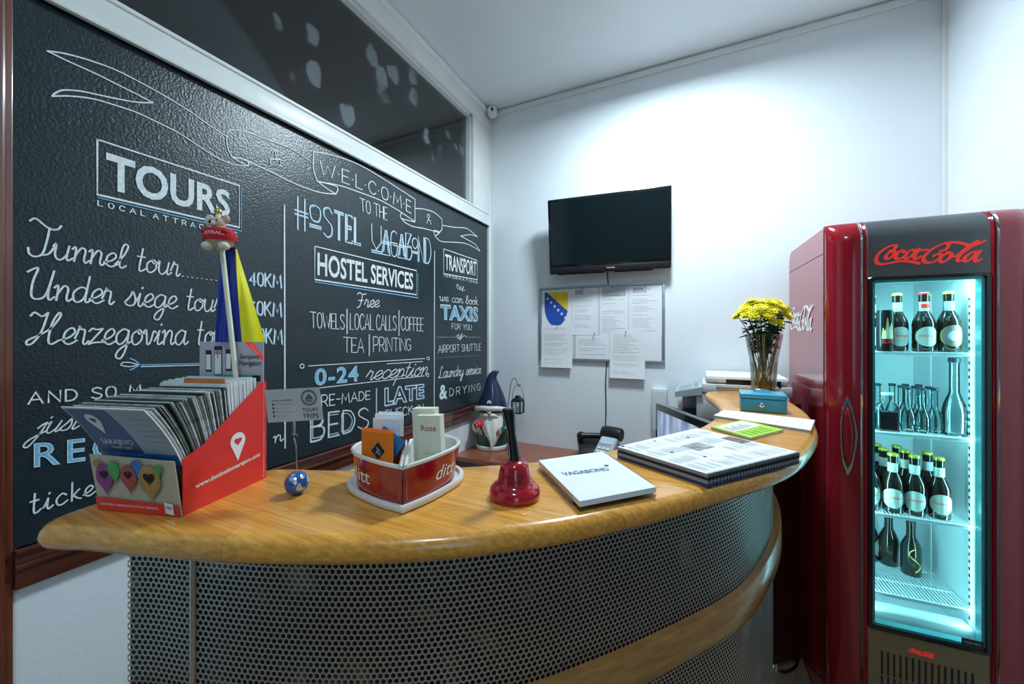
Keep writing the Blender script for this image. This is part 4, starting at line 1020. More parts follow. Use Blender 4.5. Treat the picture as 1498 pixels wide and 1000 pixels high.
put(c1, -.060, .20, z, 'small clear long-necked bottle behind the dark-filled flask', None)
tb = clear_bottle(.262, .031, 'tall clear glass bottle at the right of the second cooler shelf')
tb.location = q_local(.106, .100, z); tb.rotation_euler = (0, 0, RZ)
fk = clear_bottle(.135, .034, 'flat flask half full of dark liquid on the second cooler shelf', 'flask', M['cola'], True, True)
fk.location = q_local(-.072, .092, z); fk.rotation_euler = (0, 0, RZ)
pb = clear_bottle(.175, .024, 'blue drink bottle with round red and white badge, left end of second cooler shelf', 'drink_bottle', M['bluel'])
pb.location = q_local(-.116, .125, z); pb.rotation_euler = (0, 0, RZ)
g = G(); oval_label(g, .024, .075, .012, .5, m=0); oval_label(g, .024, .075, .007, .3, m=1, lift=.001); g.build('round_badge', [M['logow'], M['logo']], pb)
# ================================================================ things on the counter
def cam_thing(name, label, cat, xc, t, z, ang, group=None):
    """ang: rotation of local x from the camera's right axis, counter-clockwise"""
    x, y = cw(xc, t); return thing(name, label, cat, (x, y, z), YAW+ang, group)
def on(px, py, z=ZT): t = (H-z)*F/(py-HOR); return (px-749)/F*t, t
# ---- red brochure box
bxc, bt = -.6198, .5878
ang = math.atan2(-.024, -(-.144))      # along the front edge
A1 = math.atan2(-.0242, .1442)
bx = cam_thing('brochure_box', 'red cardboard brochure box with white pin logo and slanting sides on the counter', 'box', bxc, bt, ZT, A1)
BW, BD, h0, h1, th = .146, .153, .082, .176, .0016
prof = [(0, 0), (BD, 0), (BD, h1), (BD-.012, h1), (.03, h0+.012), (0, h0)]
def wall_x(x0, x1): 
    return G().loft([[(x0, y, z) for y, z in prof], [(x1, y, z) for y, z in prof]])
wall_x(0, th).build('side_wall', M['redcard'], bx); rs = wall_x(BW-th, BW).build('side_wall', M['redcard'], bx)
G().box(th, BW-th, BD-th, BD, 0, h1).build('back_wall', M['redcard'], bx); G().box(th, BW-th, 0, BD-th, 0, .002).build('base', M['redcard'], bx)
g = G(); g.slab([(-.004, -.012, h0+.004), (-.001, -.0015, .001), (BW, -.0015, .001), (BW-.001, -.012, h0+.001)], .0012)
fc = g.build('front_card', M['beige'], bx); fc['label'] = 'beige front card printed with balloons'
fo = Vector((BW/2-.001, -.0025, .001)); fu = Vector((0, -.0105, h0)).normalized()
g = G(); n_ = -.0012
def fcp(pts, m): flat_poly(g, pts, fo, (1, 0, 0), fu, m, lift=.0012+.0001*m)
fcp([(-.073, .0), (.0725, .0), (.0725, .017), (-.073, .021)], 0)
def balloon(cx, cy, w, h, m):
    pts = []
    for k in range(28):
        a = PI/2-2*PI*k/28; x = math.cos(a); y = math.sin(a)
        pts.append((cx+w/2*x*(1 if y > -.2 else max(0, 1-((-.2-y)/.8)**1.0)), cy+h*(.5*y if y > 0 else .5*y*1.25)))
    flat_poly(g, pts, fo, (1, 0, 0), fu, m, lift=.0016+.0002*(m % 4))
for a_ in ((-.060, .073, .014, .014, 5), (-.050, .052, .030, .044, 1), (-.031, .064, .020, .032, 2), (-.006, .055, .028, .040, 3), (.010, .070, .022, .026, 4), (.030, .051, .038, .050, 5), (.048, .070, .013, .016, 2)): balloon(*a_)
def heart(cx, cy, s):
    return [(cx+s*16*math.sin(t)**3/17, cy+s*(13*math.cos(t)-5*math.cos(2*t)-2*math.cos(3*t)-math.cos(4*t))/17) for t in [2*PI*k/30 for k in range(30)]]
for cx, cy, s in ((-.050, .057, .0075), (-.006, .059, .0075), (.030, .056, .0105)): flat_poly(g, heart(cx, cy, s), fo, (1, 0, 0), fu, 7, lift=.0026)
flat_poly(g, [(.050, .004), (.0645, .002), (.0645, .019), (.050, .021)], fo, (1, 0, 0), fu, 6, lift=.0020)
font_flat(g, 'TURISTIČKA ZAJEDNICA KANTONA SARAJEVO', fo+Vector((-.014, 0, 0))+fu*.0105, (1, 0, 0), fu, width=.105, m=6, lift=.0019)
font_flat(g, 'TRIS', fo+Vector((.057, 0, 0))+fu*.013, (1, 0, 0), fu, width=.010, m=7, lift=.0024)
g.build('card_print', [M['redcard'], M['purple'], M['bgr'], M['brd'], M['bbl'], M['bgo'], M['logow'], M['slate']], fc, fix=False)
# pin and web address on the right side
g = G(); so = Vector((BW, 0, 0)); sr = (0, 1, 0); su = (0, 0, 1)
def pin(cx, cy, R_, m, lift=.0006):
    pts = []
    for k in range(25):
        a = R(-35)+R(250)*k/24; pts.append((cx+R_*math.cos(a), cy+R_*math.sin(a)))
    pts.append((cx, cy-R_*2.3)); return pts
flat_poly(g, pin(.092, .084, .0145, 0), so, sr, su, 0, .0006)
flat_poly(g, heart(.092, .084, .0075), so, sr, su, 1, .0010)
font_flat(g, 'www.destinationsarajevo.com', so+Vector((0, .078, .041)), Vector((0, 1, .10)), Vector((0, -.10, 1)), width=.120, m=0, offset=.022)
g.build('side_print', [M['logow'], M['redcard']], rs, fix=False)
# header card standing at the back of the box
hc_ = thing('display_card', 'pale header card reading Sarajevo Navigator standing at the back of the red box', 'card', ROOT[bx.name] @ Vector((BW*.5+.003, BD-.006, .003)), YAW+A1)
g = G(); g.box(-.066, .070, -.0006, .0006, -.0, .246); g.build('card', mat('pale_grey_card', (.50, .47, .52), .5), hc_)
g = G(); o_ = Vector((0, -.0007, .032)); r_, u_ = (1, 0, 0), (0, 0, 1)
def rect(g, x0, x1, z0, z1, m, lift=.0003, o=o_): flat_poly(g, [(x0, z0), (x1, z0), (x1, z1), (x0, z1)], o, r_, u_, m, lift)
for x, w_, z1, z0, l in ((-.046, .013, .198, .158, .0003), (.000-.003, .013, .200, .160, .0003), (-.025, .017, .206, .150, .0006)):
    rect(g, x-w_/2, x+w_/2, z0, z1, 0, l); rect(g, x-w_/2+.0015, x+w_/2-.0015, z0+.004, z1-.008, 1, l+.0003)
rect(g, -.031, -.019, .19, .197, 3, .001); flat_poly(g, [(-.028, .188), (-.022, .188), (-.025, .182)], o_, r_, u_, 2, .0013)
flat_poly(g, [(.030, .214), (.046, .214), (.070, .187), (.070, .200-.021)], o_, r_, u_, 2, .0003)
font_flat(g, 'Sarajevo', o_+Vector((.041, 0, .186)), r_, u_, width=.040, height=.011, m=0, offset=.01); font_flat(g, 'Navigator', o_+Vector((.043, 0, .174)), r_, u_, width=.046, height=.0125, m=0, offset=.01)
rect(g, .008, .064, .142, .153, 0)
font_flat(g, 'FREE DOWNLOAD', Vector((.052, -.0007, .232)), Vector((1, 0, -1.1)), Vector((1.1, 0, 1)), width=.024, m=1, lift=.0008)
g.build('card_print', [M['ink'], M['logow'], M['logo'], M['photo']], hc_, fix=False)
# brochures
def brochure_mesh(wd, L_, thk, bend, m1):
    g = G(); n = 10; rows = []
    for s in (0, thk):
        for k in range(n+1):
            z = L_*k/n; y = -bend*(k/n)**2.2; rows.append([(-wd/2, y+s, z), (wd/2, y+s, z)])
    A_ = rows[:n+1]; B_ = rows[n+1:]
    g.loft([[A_[k][0], A_[k][1], B_[k][1], B_[k][0]] for k in range(n+1)]); return g
BM = ROOT[bx.name]
DK = [brochure_mesh(.138, .166+.0015*(i % 3), .0012, .004+.003*i, 0) for i in range(4)]
edge = [mat('brochure_edge_%s' % c, col, .55, nz=.35, ns=80) for c, col in (('dark', (.03, .045, .035)), ('pale', (.62, .66, .66)), ('mid', (.20, .22, .20)))]
proto = {}
def brochure(name, wd, L_, thk, bend, mm, d, x, lean, label, group, key=None):
    key = (wd, L_, thk, round(bend, 3), mm.name)
    if key not in proto:
        o = brochure_mesh(wd, L_, thk, bend, 0).build(name, mm, None, smooth=30); proto[key] = o.data
    else:
        o = bpy.data.objects.new(name, proto[key]); COL.objects.link(o)
    o.matrix_world = BM @ Matrix.Translation((x, d, .0025)) @ Matrix.Rotation(lean, 4, 'X')
    tag(o, label, 'brochure', group); return o
rnd = random.Random(3)
nb = 40
for i in range(nb):
    s = i/(nb-1); d = .026+.065*s; lean = R(8.5)-R(4)*s; bend = .042*(1-s)**1.3
    mm = edge[(0, 1, 0, 2, 0, 1, 2)[i % 7]] if i % 9 else M['bwht']
    brochure('brochure', .137, .165+.003*(i % 2)+.006*s, .0012, round(bend*500)/500, mm, d, BW/2+rnd.uniform(-.002, .002), lean, 'thin brochure with dark or pale edges packed in the front half of the red box', 'dark-edged brochures in the red box')
for i in range(17):
    s = i/16; d = .0935+.042*s
    brochure('brochure', .134, .176+.0025*(i % 3)+.004*s, .0017, 0, M['bwht'], d, BW/2+rnd.uniform(-.0025, .0025), R(4.5)*(1-s)+R(1), 'white brochure packed upright in the back half of the red box', 'white brochures in the red box')
for d, mm, l, xx in ((.0915, M['borange'], 'orange-brown topped brochure between the dark-edged and the white ones', .018), (.1380, M['bgreen'], 'green-topped brochure at the back of the red box', .02)):
    o = brochure('brochure', .080, .1865, .0014, 0, mm, d, BW/2+xx, R(3) if d < .1 else R(1), l, None)
fb = thing('brochure', 'frontmost brochure with blue and grey cover and white pin leaning out of the red box', 'brochure', BM @ Vector((BW/2-.001, .0205, .0035)), YAW+A1)
fb.rotation_euler = (R(8.5), 0, YAW+A1)
brochure_mesh(.138, .168, .0022, .045, 0).build('pages', M['bwht'], fb, smooth=30)
def bendprint(o, L_=.168, bend=.045):
    bm = bmesh.new(); bm.from_mesh(o.data)
    for k in range(1, 20): bmesh.ops.bisect_plane(bm, geom=bm.verts[:]+bm.edges[:]+bm.faces[:], plane_co=(0, 0, L_*k/20), plane_no=(0, 0, 1))
    for v in bm.verts: v.co.y += -bend*(max(v.co.z, 0)/L_)**2.2-.0004*(v.co.z/L_)
    bm.to_mesh(o.data); bm.free()
g = G(); o2 = Vector((0, 0, 0)); 
def rc2(pts, m, lift=.0003): flat_poly(g, pts, o2, (1, 0, 0), (0, 0, 1), m, lift)
rc2([(-.068, .001), (.068, .001), (.068, .165), (-.068, .165)], 1, .0002)
rc2([(-.068, .088), (.012, .088), (.002, .165), (-.064, .165)], 0, .0005)
rc2(pin(-.034, .146, .011, 2), 2, .0008); rc2(heart(-.034, .146, .0055), 0, .0011)
rc2([(-.068, .070), (.068, .070), (.068, .088), (-.068, .088)], 3, .0006); rc2([(-.068, .001), (.068, .001), (.068, .070), (-.068, .070)], 4, .0006)
font_flat(g, 'SARAJEVO', (-.024, 0, .106), (1, 0, 0), (0, 0, 1), width=.056, m=2, lift=.0009); font_flat(g, 'TOURIST GUIDE', (-.022, 0, .097), (1, 0, 0), (0, 0, 1), width=.036, m=2, lift=.0009)
for k in range(5): rc2([(.022, .150-.010*k), (.060-.004*(k % 2), .150-.010*k), (.060-.004*(k % 2), .1475-.010*k), (.022, .1475-.010*k)], 5, .0007)
g.build('cover_print', [M['bcov'], M['bgrey'], M['logow'], M['bbl'], mat('city_photo_print', (.10, .09, .07), .5, nz=.9, ns=160), M['inkg']], fb, fix=False)
bendprint(fb.children[-1] if fb.children[-1].name.startswith('cover') else fb.children[0])
# ---- table flag with clip-on koala
pb_ = PT(345, 548, .690); pt_ = PT(325, 365, .700); pt2 = PT(319, 312, .704)
fl_ = thing('table_flag', 'table pennant with blue and yellow satin hanging from a white pole behind the brochures', 'flag', (pb_.x, pb_.y, ZT+.004))
dirp = (pt_-pb_).normalized(); base = pb_-dirp*((pb_.z-ZT-.004)/dirp.z); FI = ROOT[fl_.name].inverted()
G().tube([base, pt2], .0040, 12).build('pole', M['cream'], fl_, world=True, smooth=60)
G().ball(pt2+Vector((0, 0, .003)), .0065, 8).build('finial', M['brass'], fl_, world=True, smooth=60)
def cloth(name, L1, L2, m, t0, wob, off):
    g = G(); rows = []
    n = 14; k_ = 10
    for i in range(n+1):
        s = i/n; a = PT(L1[0][0]+(L1[1][0]-L1[0][0])*s, L1[0][1]+(L1[1][1]-L1[0][1])*s, t0); b = PT(L2[0][0]+(L2[1][0]-L2[0][0])*s, L2[0][1]+(L2[1][1]-L2[0][1])*s, t0+off)
        rows.append([a.lerp(b, j/k_)+(Vector((-SN, CS, 0))*wob*math.sin(j/k_*PI*2.2+s)*s) for j in range(k_+1)])
    g.grid(rows); back = [[p+Vector((-SN, CS, 0))*.0008 for p in r__] for r__ in rows]; g.grid(back)
    return g.build(name, m, fl_, world=True, smooth=70)
cloth('blue_panel', [(324, 362), (311, 500)], [(344, 362), (352, 500)], M['flagb'], .712, .006, .006)
cloth('yellow_panel', [(344, 364), (352, 500)], [(346, 364), (386, 500)], M['flagy'], .718, .004, .016)
# koala
kc = PT(322, 346, .692)
ko = thing('plush_koala', 'small clip-on plush koala in a red knitted vest gripping the flag pole', 'toy', kc, YAW+R(4))
RX = lambda cx, cy, cz, sx, sy, sz: Matrix.Translation((cx, cy, cz)) @ Matrix.Diagonal((sx, sy, sz, 1))
def blob(name, parts, m, parent=ko):
    g = G()
    for (c, s) in parts: g.ball((0, 0, 0), 1, 10, M=RX(*c, *s))
    return g.build(name, m, parent, smooth=80)
body = blob('body', [((0, 0, -.003), (.024, .019, .021))], M['tan'])
g = G(); pr = [(max(math.sqrt(max(0, 1-(z/.0225)**2)), 0)*1.06, z) for z in [(-.007+.0225*k/8) for k in range(9)]]
g.lathe([(p[0]*.0248, p[1]) for p in pr], 28, Matrix.Translation((0, 0, -.002)), sy=.82, cap=False); g.build('red_vest', M['vest'], ko, smooth=60)
g = G(); vs, fs, (x0, x1, y0, y1) = font_mesh('AUSTRALIA')
g.add([(.0262*math.sin(1.9*((v.x-x0)/(x1-x0)-.5)), -.0220*math.cos(1.9*((v.x-x0)/(x1-x0)-.5)), .0025+.0055*((v.y-y0)/(y1-y0)-.5)) for v in vs], fs); g.build('vest_lettering', M['logow'], ko, fix=False)
hd_ = blob('head', [((-.003, .0, .0235), (.0125, .0115, .0115))], M['tan'])
blob('muzzle', [((-.006, -.0115, .021), (.0055, .0045, .005))], M['tanl'], hd_); blob('nose', [((-.007, -.0158, .0225), (.0022, .002, .0032))], M['black'], hd_)
for s in (-1, 1): blob('eye', [((-.004+s*.005, -.0105, .027), (.0014, .0012, .0014))], M['black'], hd_)
blob('ear', [((-.0165, -.001, .028), (.0085, .004, .0105))], M['tanl']); blob('ear', [((.009, .002, .032), (.006, .004, .0075))], M['tan'])
for s in (-1, 1):
    blob('arm', [((s*.017, -.010, .006), (.006, .010, .0065))], M['vest']); blob('leg', [((s*.014, -.012, -.019), (.0085, .009, .0075))], M['tanl'])
# ---- globe clip holder and card
xc, t = on(434, 722); gh = cam_thing('card_holder', 'blue glass globe clip holder standing between the red box and the heart pots', 'card holder', xc, t, ZT, 0)
g = G(); g.ball((0, 0, .0185), .0185, 16); gb_ = g.build('globe', M['earth'], gh, smooth=80)
g = G()
def patch(lon, lat, a, b, rot, n=14):
    c = []; 
    for k in range(n):
        th_ = 2*PI*k/n; r_w = 1+.22*math.sin(3*th_+lon)+.12*math.sin(5*th_+lat)
        u = a*r_w*math.cos(th_); v = b*r_w*math.sin(th_); U = u*math.cos(rot)-v*math.sin(rot); V = u*math.sin(rot)+v*math.cos(rot)
        c.append((R(lon+U), R(lat+V)))
    def sp(lo, la, r=.0189): return (r*math.cos(la)*math.sin(lo), -r*math.cos(la)*math.cos(lo), .0185+r*math.sin(la))
    cen = (R(lon), R(lat)); rings = [[sp(cen[0]+(p[0]-cen[0])*s, cen[1]+(p[1]-cen[1])*s) for p in c] for s in (.02, .5, 1)]
    g.loft(rings, caps=(True, False))
for pz_ in ((10, 32, 26, 14, -.5), (42, -8, 14, 22, .4), (-5, 58, 20, 9, 0), (60, 40, 10, 12, 0), (110, 20, 24, 20, 0), (-110, 25, 25, 22, 0)): patch(*pz_)
g.build('continents', M['land'], gb_, smooth=60)
ct = PT(430, 640, t); wm = ROOT[gh.name].inverted() @ ct
G().tube([(0, 0, .036), (0, 0, .05), (-.001, 0, .08), (wm.x, wm.y, wm.z)], .0009, 8).build('wire_stem', M['chrome'], gh, smooth=60)
g = G(); g.box(-.0014, .0014, -.0026, .0, -.008, .016, bev=.0006, M=Matrix.Translation((wm.x, wm.y, wm.z+.012))); g.box(-.0014, .0014, .0012, .0030, -.008, .014, bev=.0006, M=Matrix.Translation((wm.x, wm.y, wm.z+.012)))
g.tube([(wm.x-.002, wm.y-.003, wm.z+.008), (wm.x+.004, wm.y, wm.z+.006), (wm.x+.005, wm.y+.003, wm.z+.002)], .0007, 6)
g.build('clip', M['chrome'], gh)
cor = [PT(387, 570.5, t), PT(392, 618, t), PT(473, 613.5, t), PT(467, 566, t)]
bc = thing('business_card', 'grey-white business card with Tours Trips print held in the globe clip', 'card', (cor[0]+cor[2])/2)
up_ = (cor[0]-cor[1]).normalized(); rt_ = (cor[3]-cor[0]).normalized(); nrm_ = rt_.cross(up_)
cc_ = (cor[0]+cor[1]+cor[2]+cor[3])/4
g = G(); g.slab(cor, .0005); g.build('card', mat('card_stock', (.52, .53, .53), .6), bc, world=True)
g = G(); W2 = (cor[3]-cor[0]).length; H2 = (cor[0]-cor[1]).length; co = cc_+nrm_*.0002
def cpt(x, y): return co+rt_*x*W2+up_*y*H2
def crect(x0, x1, y0, y1, m=0): flat_poly(g, [(x0*W2, y0*H2), (x1*W2, y0*H2), (x1*W2, y1*H2), (x0*W2, y1*H2)], co, rt_, up_, m, .0003)
crect(.085, .089, -.42, .44, 1)
font_flat(g, 'TOURS', cpt(.29, -.17), rt_, up_, width=.026, m=0, lift=.0003); font_flat(g, 'TRIPS', cpt(.29, -.36), rt_, up_, width=.026, m=0, lift=.0003)
cbk = flat_cb(cpt(.29, .2), rt_, up_, .0004)
for rr_ in (.0125, .0105): ribbon(g, [(rr_*math.cos(2*PI*k/32), rr_*math.sin(2*PI*k/32)) for k in range(33)], .0003, cbk)
for pts in ([(-.006, -.002), (0, .006), (.006, -.002)], [(-.005, -.006), (-.005, -.001), (.005, -.001), (.005, -.006), (-.005, -.006)], [(-.002, -.006), (-.002, .002), (.002, .002), (.002, -.006)]): ribbon(g, pts, .0004, cbk)
font_flat(g, 'HOSTEL VAGABOND', cpt(-.2, .16), rt_, up_, width=.034, m=0, lift=.0003)
for k in range(4):
    crect(-.39, -.36, .02-.12*k, .08-.12*k, 0); crect(-.33, -.05-.05*(k % 2), .04-.12*k, .06-.12*k, 1)
g.build('card_print', [M['ink'], M['inkg']], bc, world=True, fix=False)
# ---- heart pots
tip = on(588, 758)
xcT, tT = (589-749)/F*.572, .572
AX = math.atan2(-.208, .978)          # heart axis leans left of forward
sc = cam_thing('heart_saucer', 'white glazed heart-shaped saucer under the two red pots', 'saucer', xcT, tT, ZT, -AX*0+math.atan2(.208, .978))
hp = [(.0, 0), (.032, .026), (.060, .056), (.084, .088), (.094, .117), (.091, .145), (.075, .168), (.048, .177), (.022, .170), (.004, .154)]
full = [(x, y) for x, y in hp]+[(-x, y) for x, y in hp[::-1][:-1]]
def smoothed(pts, keep=(0,)):
    # corner kept at the tip
    c = catmull([(p[0], p[1], 0) for p in pts+[pts[0]]], 4); return [(p.x, p.y) for p in c[:-1]]
fo_ = smoothed(full)
def scaled(pts, s, c=(0, .09), add=0):
    return [(c[0]+(x-c[0])*s, c[1]+(y-c[1])*s) for x, y in pts]
g = G(); g.loft([[(x, y, z) for x, y in scaled(fo_, s)] for s, z in ((1.00, 0), (1.05, .002), (1.07, .008), (1.05, .012), (.98, .012), (.95, .007))]); g.build('dish', M['wglaze'], sc, smooth=50)
half = hp
def pot(sign, label):
    t_ = cam_thing('heart_pot', label, 'pot', xcT, tT, ZT+.0072, math.atan2(.208, .978), 'red half-heart pots')
    c = [(p.x, p.y) for p in catmull([(x, y, 0) for x, y in half], 4)]
    ol = [(sign*(x+.0012), y+.004) for x, y in c]+[(sign*.0012, .154-.15*k/10+.0) for k in range(0, 10)]
    if sign < 0: ol = ol[::-1]
    def sc_(s, ins=0, z=0):
        cx, cy = sign*.0015, .004
        o_ = [(cx+(x-cx)*s, cy+(y-cy)*s) for x, y in ol]
        if ins:
            mx = (sum(p[0] for p in o_)/len(o_), sum(p[1] for p in o_)/len(o_)); n = len(o_); r_ = []
            for i in range(n):
                d = Vector(o_[(i+1) % n])-Vector(o_[i-1]); d.normalize(); nn = Vector((-d.y, d.x)); 
                if (Vector(mx)-Vector(o_[i])).dot(nn) < 0: nn = -nn
                r_.append((o_[i][0]+nn.x*ins, o_[i][1]+nn.y*ins))
            o_ = r_
        return [(x, y, z) for x, y in o_]
    g = G(); g.loft([sc_(.83, 0, 0), sc_(.85, 0, .003), sc_(.86, 0, .012), sc_(.97, 0, .056)], caps=(True, False)); g.build('outer_glaze', M['redpot'], t_, smooth=40)
    g = G(); g.loft([sc_(.97, 0, .056), sc_(.982, 0, .060), sc_(.975, .002, .062), sc_(.96, .005, .060), sc_(.88, .005, .012), sc_(.5, .006, .010)], caps=(False, True)); g.build('inner_glaze', M['wglaze'], t_, smooth=40)
    # lettering along the wall
    pth = [Vector((x, y, 0)) for x, y in ([(sign*(a+.0012), b+.004) for a, b in c])]
    L_ = [0]
    for a, b in zip(pth[:-1], pth[1:]): L_.append(L_[-1]+(b-a).length)
    def at(s):
        s = max(0, min(s, L_[-1]-1e-6)); j = max(i for i in range(len(L_)-1) if L_[i] <= s); return pth[j].lerp(pth[j+1], (s-L_[j])/(L_[j+1]-L_[j]))
    vs, fs, (x0, x1, y0, y1) = font_mesh('ditt', shear=.15, offset=.006)
    s0, s1 = (.072, .128) if sign > 0 else (.140, .078)
    def mp(v):
        u = (v.x-x0)/(x1-x0); w_ = (v.y-y0)/(y1-y0); s = s0+(s1-s0)*u; z = .020+.021*w_; k = .855+(.97-.855)*(z-.012)/.044
        p = at(s); cx, cy = sign*.0015, .004; q1 = at(s+.001*1); d = (q1-p).normalized(); n = Vector((d.y, -d.x, 0))*sign
        p2 = Vector((cx+(p.x-cx)*k, cy+(p.y-cy)*k, z)); return p2+n*.0007
    g = G(); g.add([mp(v) for v in vs], fs); g.build('pot_lettering', M['logow'], t_, fix=False)
    return t_
pl_ = pot(-1, 'left red half-heart pot holding orange and blue cards'); pr_ = pot(1, 'right red half-heart pot holding the cream cards')
del pl_['group']; del pr_['group']
HM = ROOT[sc.name]
def card_at(name, label, m, x, y, z0, w_, h_, thk, rz, leanx, rolly, group=None, cat='card'):
    t_ = thing(name, label, cat, HM @ Vector((x, y, z0)), 0, group); t_.matrix_world = HM @ Matrix.Translation((x, y, z0)) @ Matrix.Rotation(rz, 4, 'Z') @ Matrix.Rotation(leanx, 4, 'X') @ Matrix.Rotation(rolly, 4, 'Y')
    ROOT[t_.name] = t_.matrix_world.copy()
    G().box(-w_/2, w_/2, -thk/2, thk/2, 0, h_, bev=.0004, seg=1).build('card', m, t_); return t_
zi = .0075+.012
HR = -AX*0-math.atan2(.208, .978)      # turn back to face the camera
# orange cards
for i in range(5):
    o = card_at('orange_card', 'orange card with black diamond emblem at the front of the left pot' if i == 0 else 'plain-backed orange card stacked behind the diamond-marked one in the left pot', M['orange'], -.0455-.0005*i, .083+.0026*i, zi+.006, .054, .080+.0008*i, .0008, HR+R(-6), R(8), R(4), 'orange cards in the left heart pot' if i else None)
    if i == 0:
        g = G(); oo = (.001, -.0004, .048); flat_poly(g, [(0, .0155), (.0115, 0), (0, -.0155), (-.0115, 0)], oo, (1, 0, 0), (0, 0, 1), 0, .0003)
        cbk = flat_cb(oo, (1, 0, 0), (0, 0, 1), .0006); ribbon(g, [(-.004, -.005), (0, .004), (.0045, -.005)], .0006, cbk, 1); ribbon(g, [(-.003, .006), (.002, .001), (-.002, -.002), (.003, -.007)], .0006, cbk, 1)
        g.build('emblem', [M['ink'], M['inkg']], o, fix=False)
for i in range(3):
    card_at('blue_card', 'blue card standing tilted between the orange and the white cards', M['bluec'], -.052-.001*i, .1+.003*i, zi+.022, .044, .066, .0008, HR+R(-8), R(1), R(34), 'blue cards in the left heart pot')
for i in range(7):
    card_at('white_leaflet', 'white folded leaflet standing behind the blue cards in the left pot', M['paper'] if i != 1 else M['bwht'], -.036+.0010*i, .114+.0042*i, zi+.002, .046-.003*(i % 2), .096+.002*(i % 3)+.0006*i, .0016, HR+R(-3), R(1), R(1), 'white leaflets in the left heart pot', 'leaflet')
card_at('red_striped_card', 'red-topped card just behind the blue cards in the left pot', M['brd'], -.030, .110, zi, .046, .070, .0008, HR, R(2), R(6))
# cream card stacks
def cream(x, y, n, w_, h_, rz, lab, letter=False):
    o = card_at('cream_box', lab, M['cream'], x, y, zi, w_, h_, n, rz, R(0), R(-2.5), None, 'box')
    if letter:
        g = G(); font_flat(g, 'Rose', (0, -n/2-.0002, h_*.80), (1, 0, 0), (0, 0, 1), width=.028, m=0, lift=.0003, offset=.004)
        font_flat(g, 'HOSTEL', (0, -n/2-.0002, h_*.89), (1, 0, 0), (0, 0, 1), width=.010, m=1, lift=.0003); font_flat(g, 'old town', (0, -n/2-.0002, h_*.40), (1, 0, 0), (0, 0, 1), width=.016, m=1, lift=.0003)
        g.build('box_print', [mat('rust_print', (.45, .12, .05), .6), M['coaty']], o, fix=False)
    return o
cream(.044, .088, .017, .043, .106, HR+R(-14), 'front cream box with red Rose lettering in the right pot', True)
cream(.036, .110, .018, .043, .114, HR+R(-14), 'taller blank cream box behind the lettered one in the right pot')
o = card_at('clear_card_case', 'clear plastic card case leaning at the right rear of the right pot', M['acryl'], .066, .130, zi+.005, .030, .092, .003, HR, R(-4), R(8), None, 'case')
# ---- hand bell
xc, t = on(753, 726); bl = cam_thing('hand_bell', 'red lacquered hand bell with black handle standing on the counter', 'bell', xc, t, ZT, 0)
G().lathe([(.0390, 0), (.0410, .002), (.0415, .009), (.0395, .016), (.0345, .021), (.0300, .0235), (.0282, .029), (.0258, .039), (.0232, .049), (.0212, .054), (.0165, .0585), (.008, .0605), (.0001, .061)], 48).build('bell_cup', M['bellred'], bl, smooth=50)
g = G(); n_ = 24; rings = []
for s in range(13):
    u = s/12; z = .056+.086*u; r = .0085+.0015*math.sin(u*PI*1.0)*-1+.0012*abs(math.cos(u*PI)) ; cx = -.011*u+.0005
    rings.append([((r*(1+.07*math.cos(8*2*PI*k/n_)))*math.cos(2*PI*k/n_)+cx, (r*(1+.07*math.cos(8*2*PI*k/n_)))*math.sin(2*PI*k/n_), z) for k in range(n_)])
rings.append([(x*.6+(-.0105)*.4, y*.6, .1435) for x, y, z in rings[-1]])
g.loft(rings); g.build('handle', M['blackg'], bl, smooth=50)
g = G()
for s, z, rr_, hh_, ww in (('RING FOR', .0400, .0266, .0055, .60), ('BEER', .0320, .0285, .0075, .45)):
    vs, fs, (x0, x1, y0, y1) = font_mesh(s, offset=.01)
    g.add([((rr_-(v.y-y0)/(y1-y0)*.0016)*math.sin(2*ww*((v.x-x0)/(x1-x0)-.5)), -(rr_-(v.y-y0)/(y1-y0)*.0016)*math.cos(2*ww*((v.x-x0)/(x1-x0)-.5)), z+hh_*((v.y-y0)/(y1-y0)-.5)) for v in vs], fs)
g.build('bell_lettering', M['ink'], bl, fix=False)
# ---- paper stack in clear tray
def quad_on(pts, z): return [P(x, y, z) for x, y in pts]
zt_ = ZT+.016
c4 = quad_on([(848, 733), (960, 712), (881, 660), (788, 673)], zt_)
ps = thing('paper_pad', 'white paper stack printed VAGABOND in a clear tray beside the bell', 'paper', ((c4[0]+c4[2])/2).to_2d().to_3d()+Vector((0, 0, ZT+.004)))
g = G(); g.slab(c4, .0085); g.build('sheets', M['paper'], ps, world=True)
g = G(); r_ = (c4[1]-c4[0]).normalized(); u_ = Vector((0, 0, 1)).cross(r_)
pc = P(862, 690, zt_); rr_ = (P(893, 684.5, zt_)-P(820, 693, zt_)).normalized(); uu_ = Vector((0, 0, 1)).cross(rr_)
font_flat(g, 'VAGABOND', P(857, 689.5, zt_), rr_, uu_, width=(P(889, 685, zt_)-P(822, 693, zt_)).length, height=.0165, lift=.0004, offset=.03)
ce_ = P(887, 681, zt_); 
for rad_ in (.0038, .0022): ribbon(g, [(rad_*math.cos(2*PI*k/16), rad_*math.sin(2*PI*k/16)) for k in range(17)], .0005, flat_cb(ce_, rr_, uu_, .0005))
g.build('print', M['vag'], ps, world=True, fix=False)
tr = thing('document_tray', 'low clear acrylic tray around the VAGABOND paper stack', 'tray', ((c4[0]+c4[2])/2).to_2d().to_3d()+Vector((0, 0, ZT)))
g = G(); cm_ = sum(c4, Vector())/4; base4 = [Vector((cm_.x+(p.x-cm_.x)*1.0, cm_.y+(p.y-cm_.y)*1.0, ZT+.0035)) for p in c4]
g.slab(base4, .003)
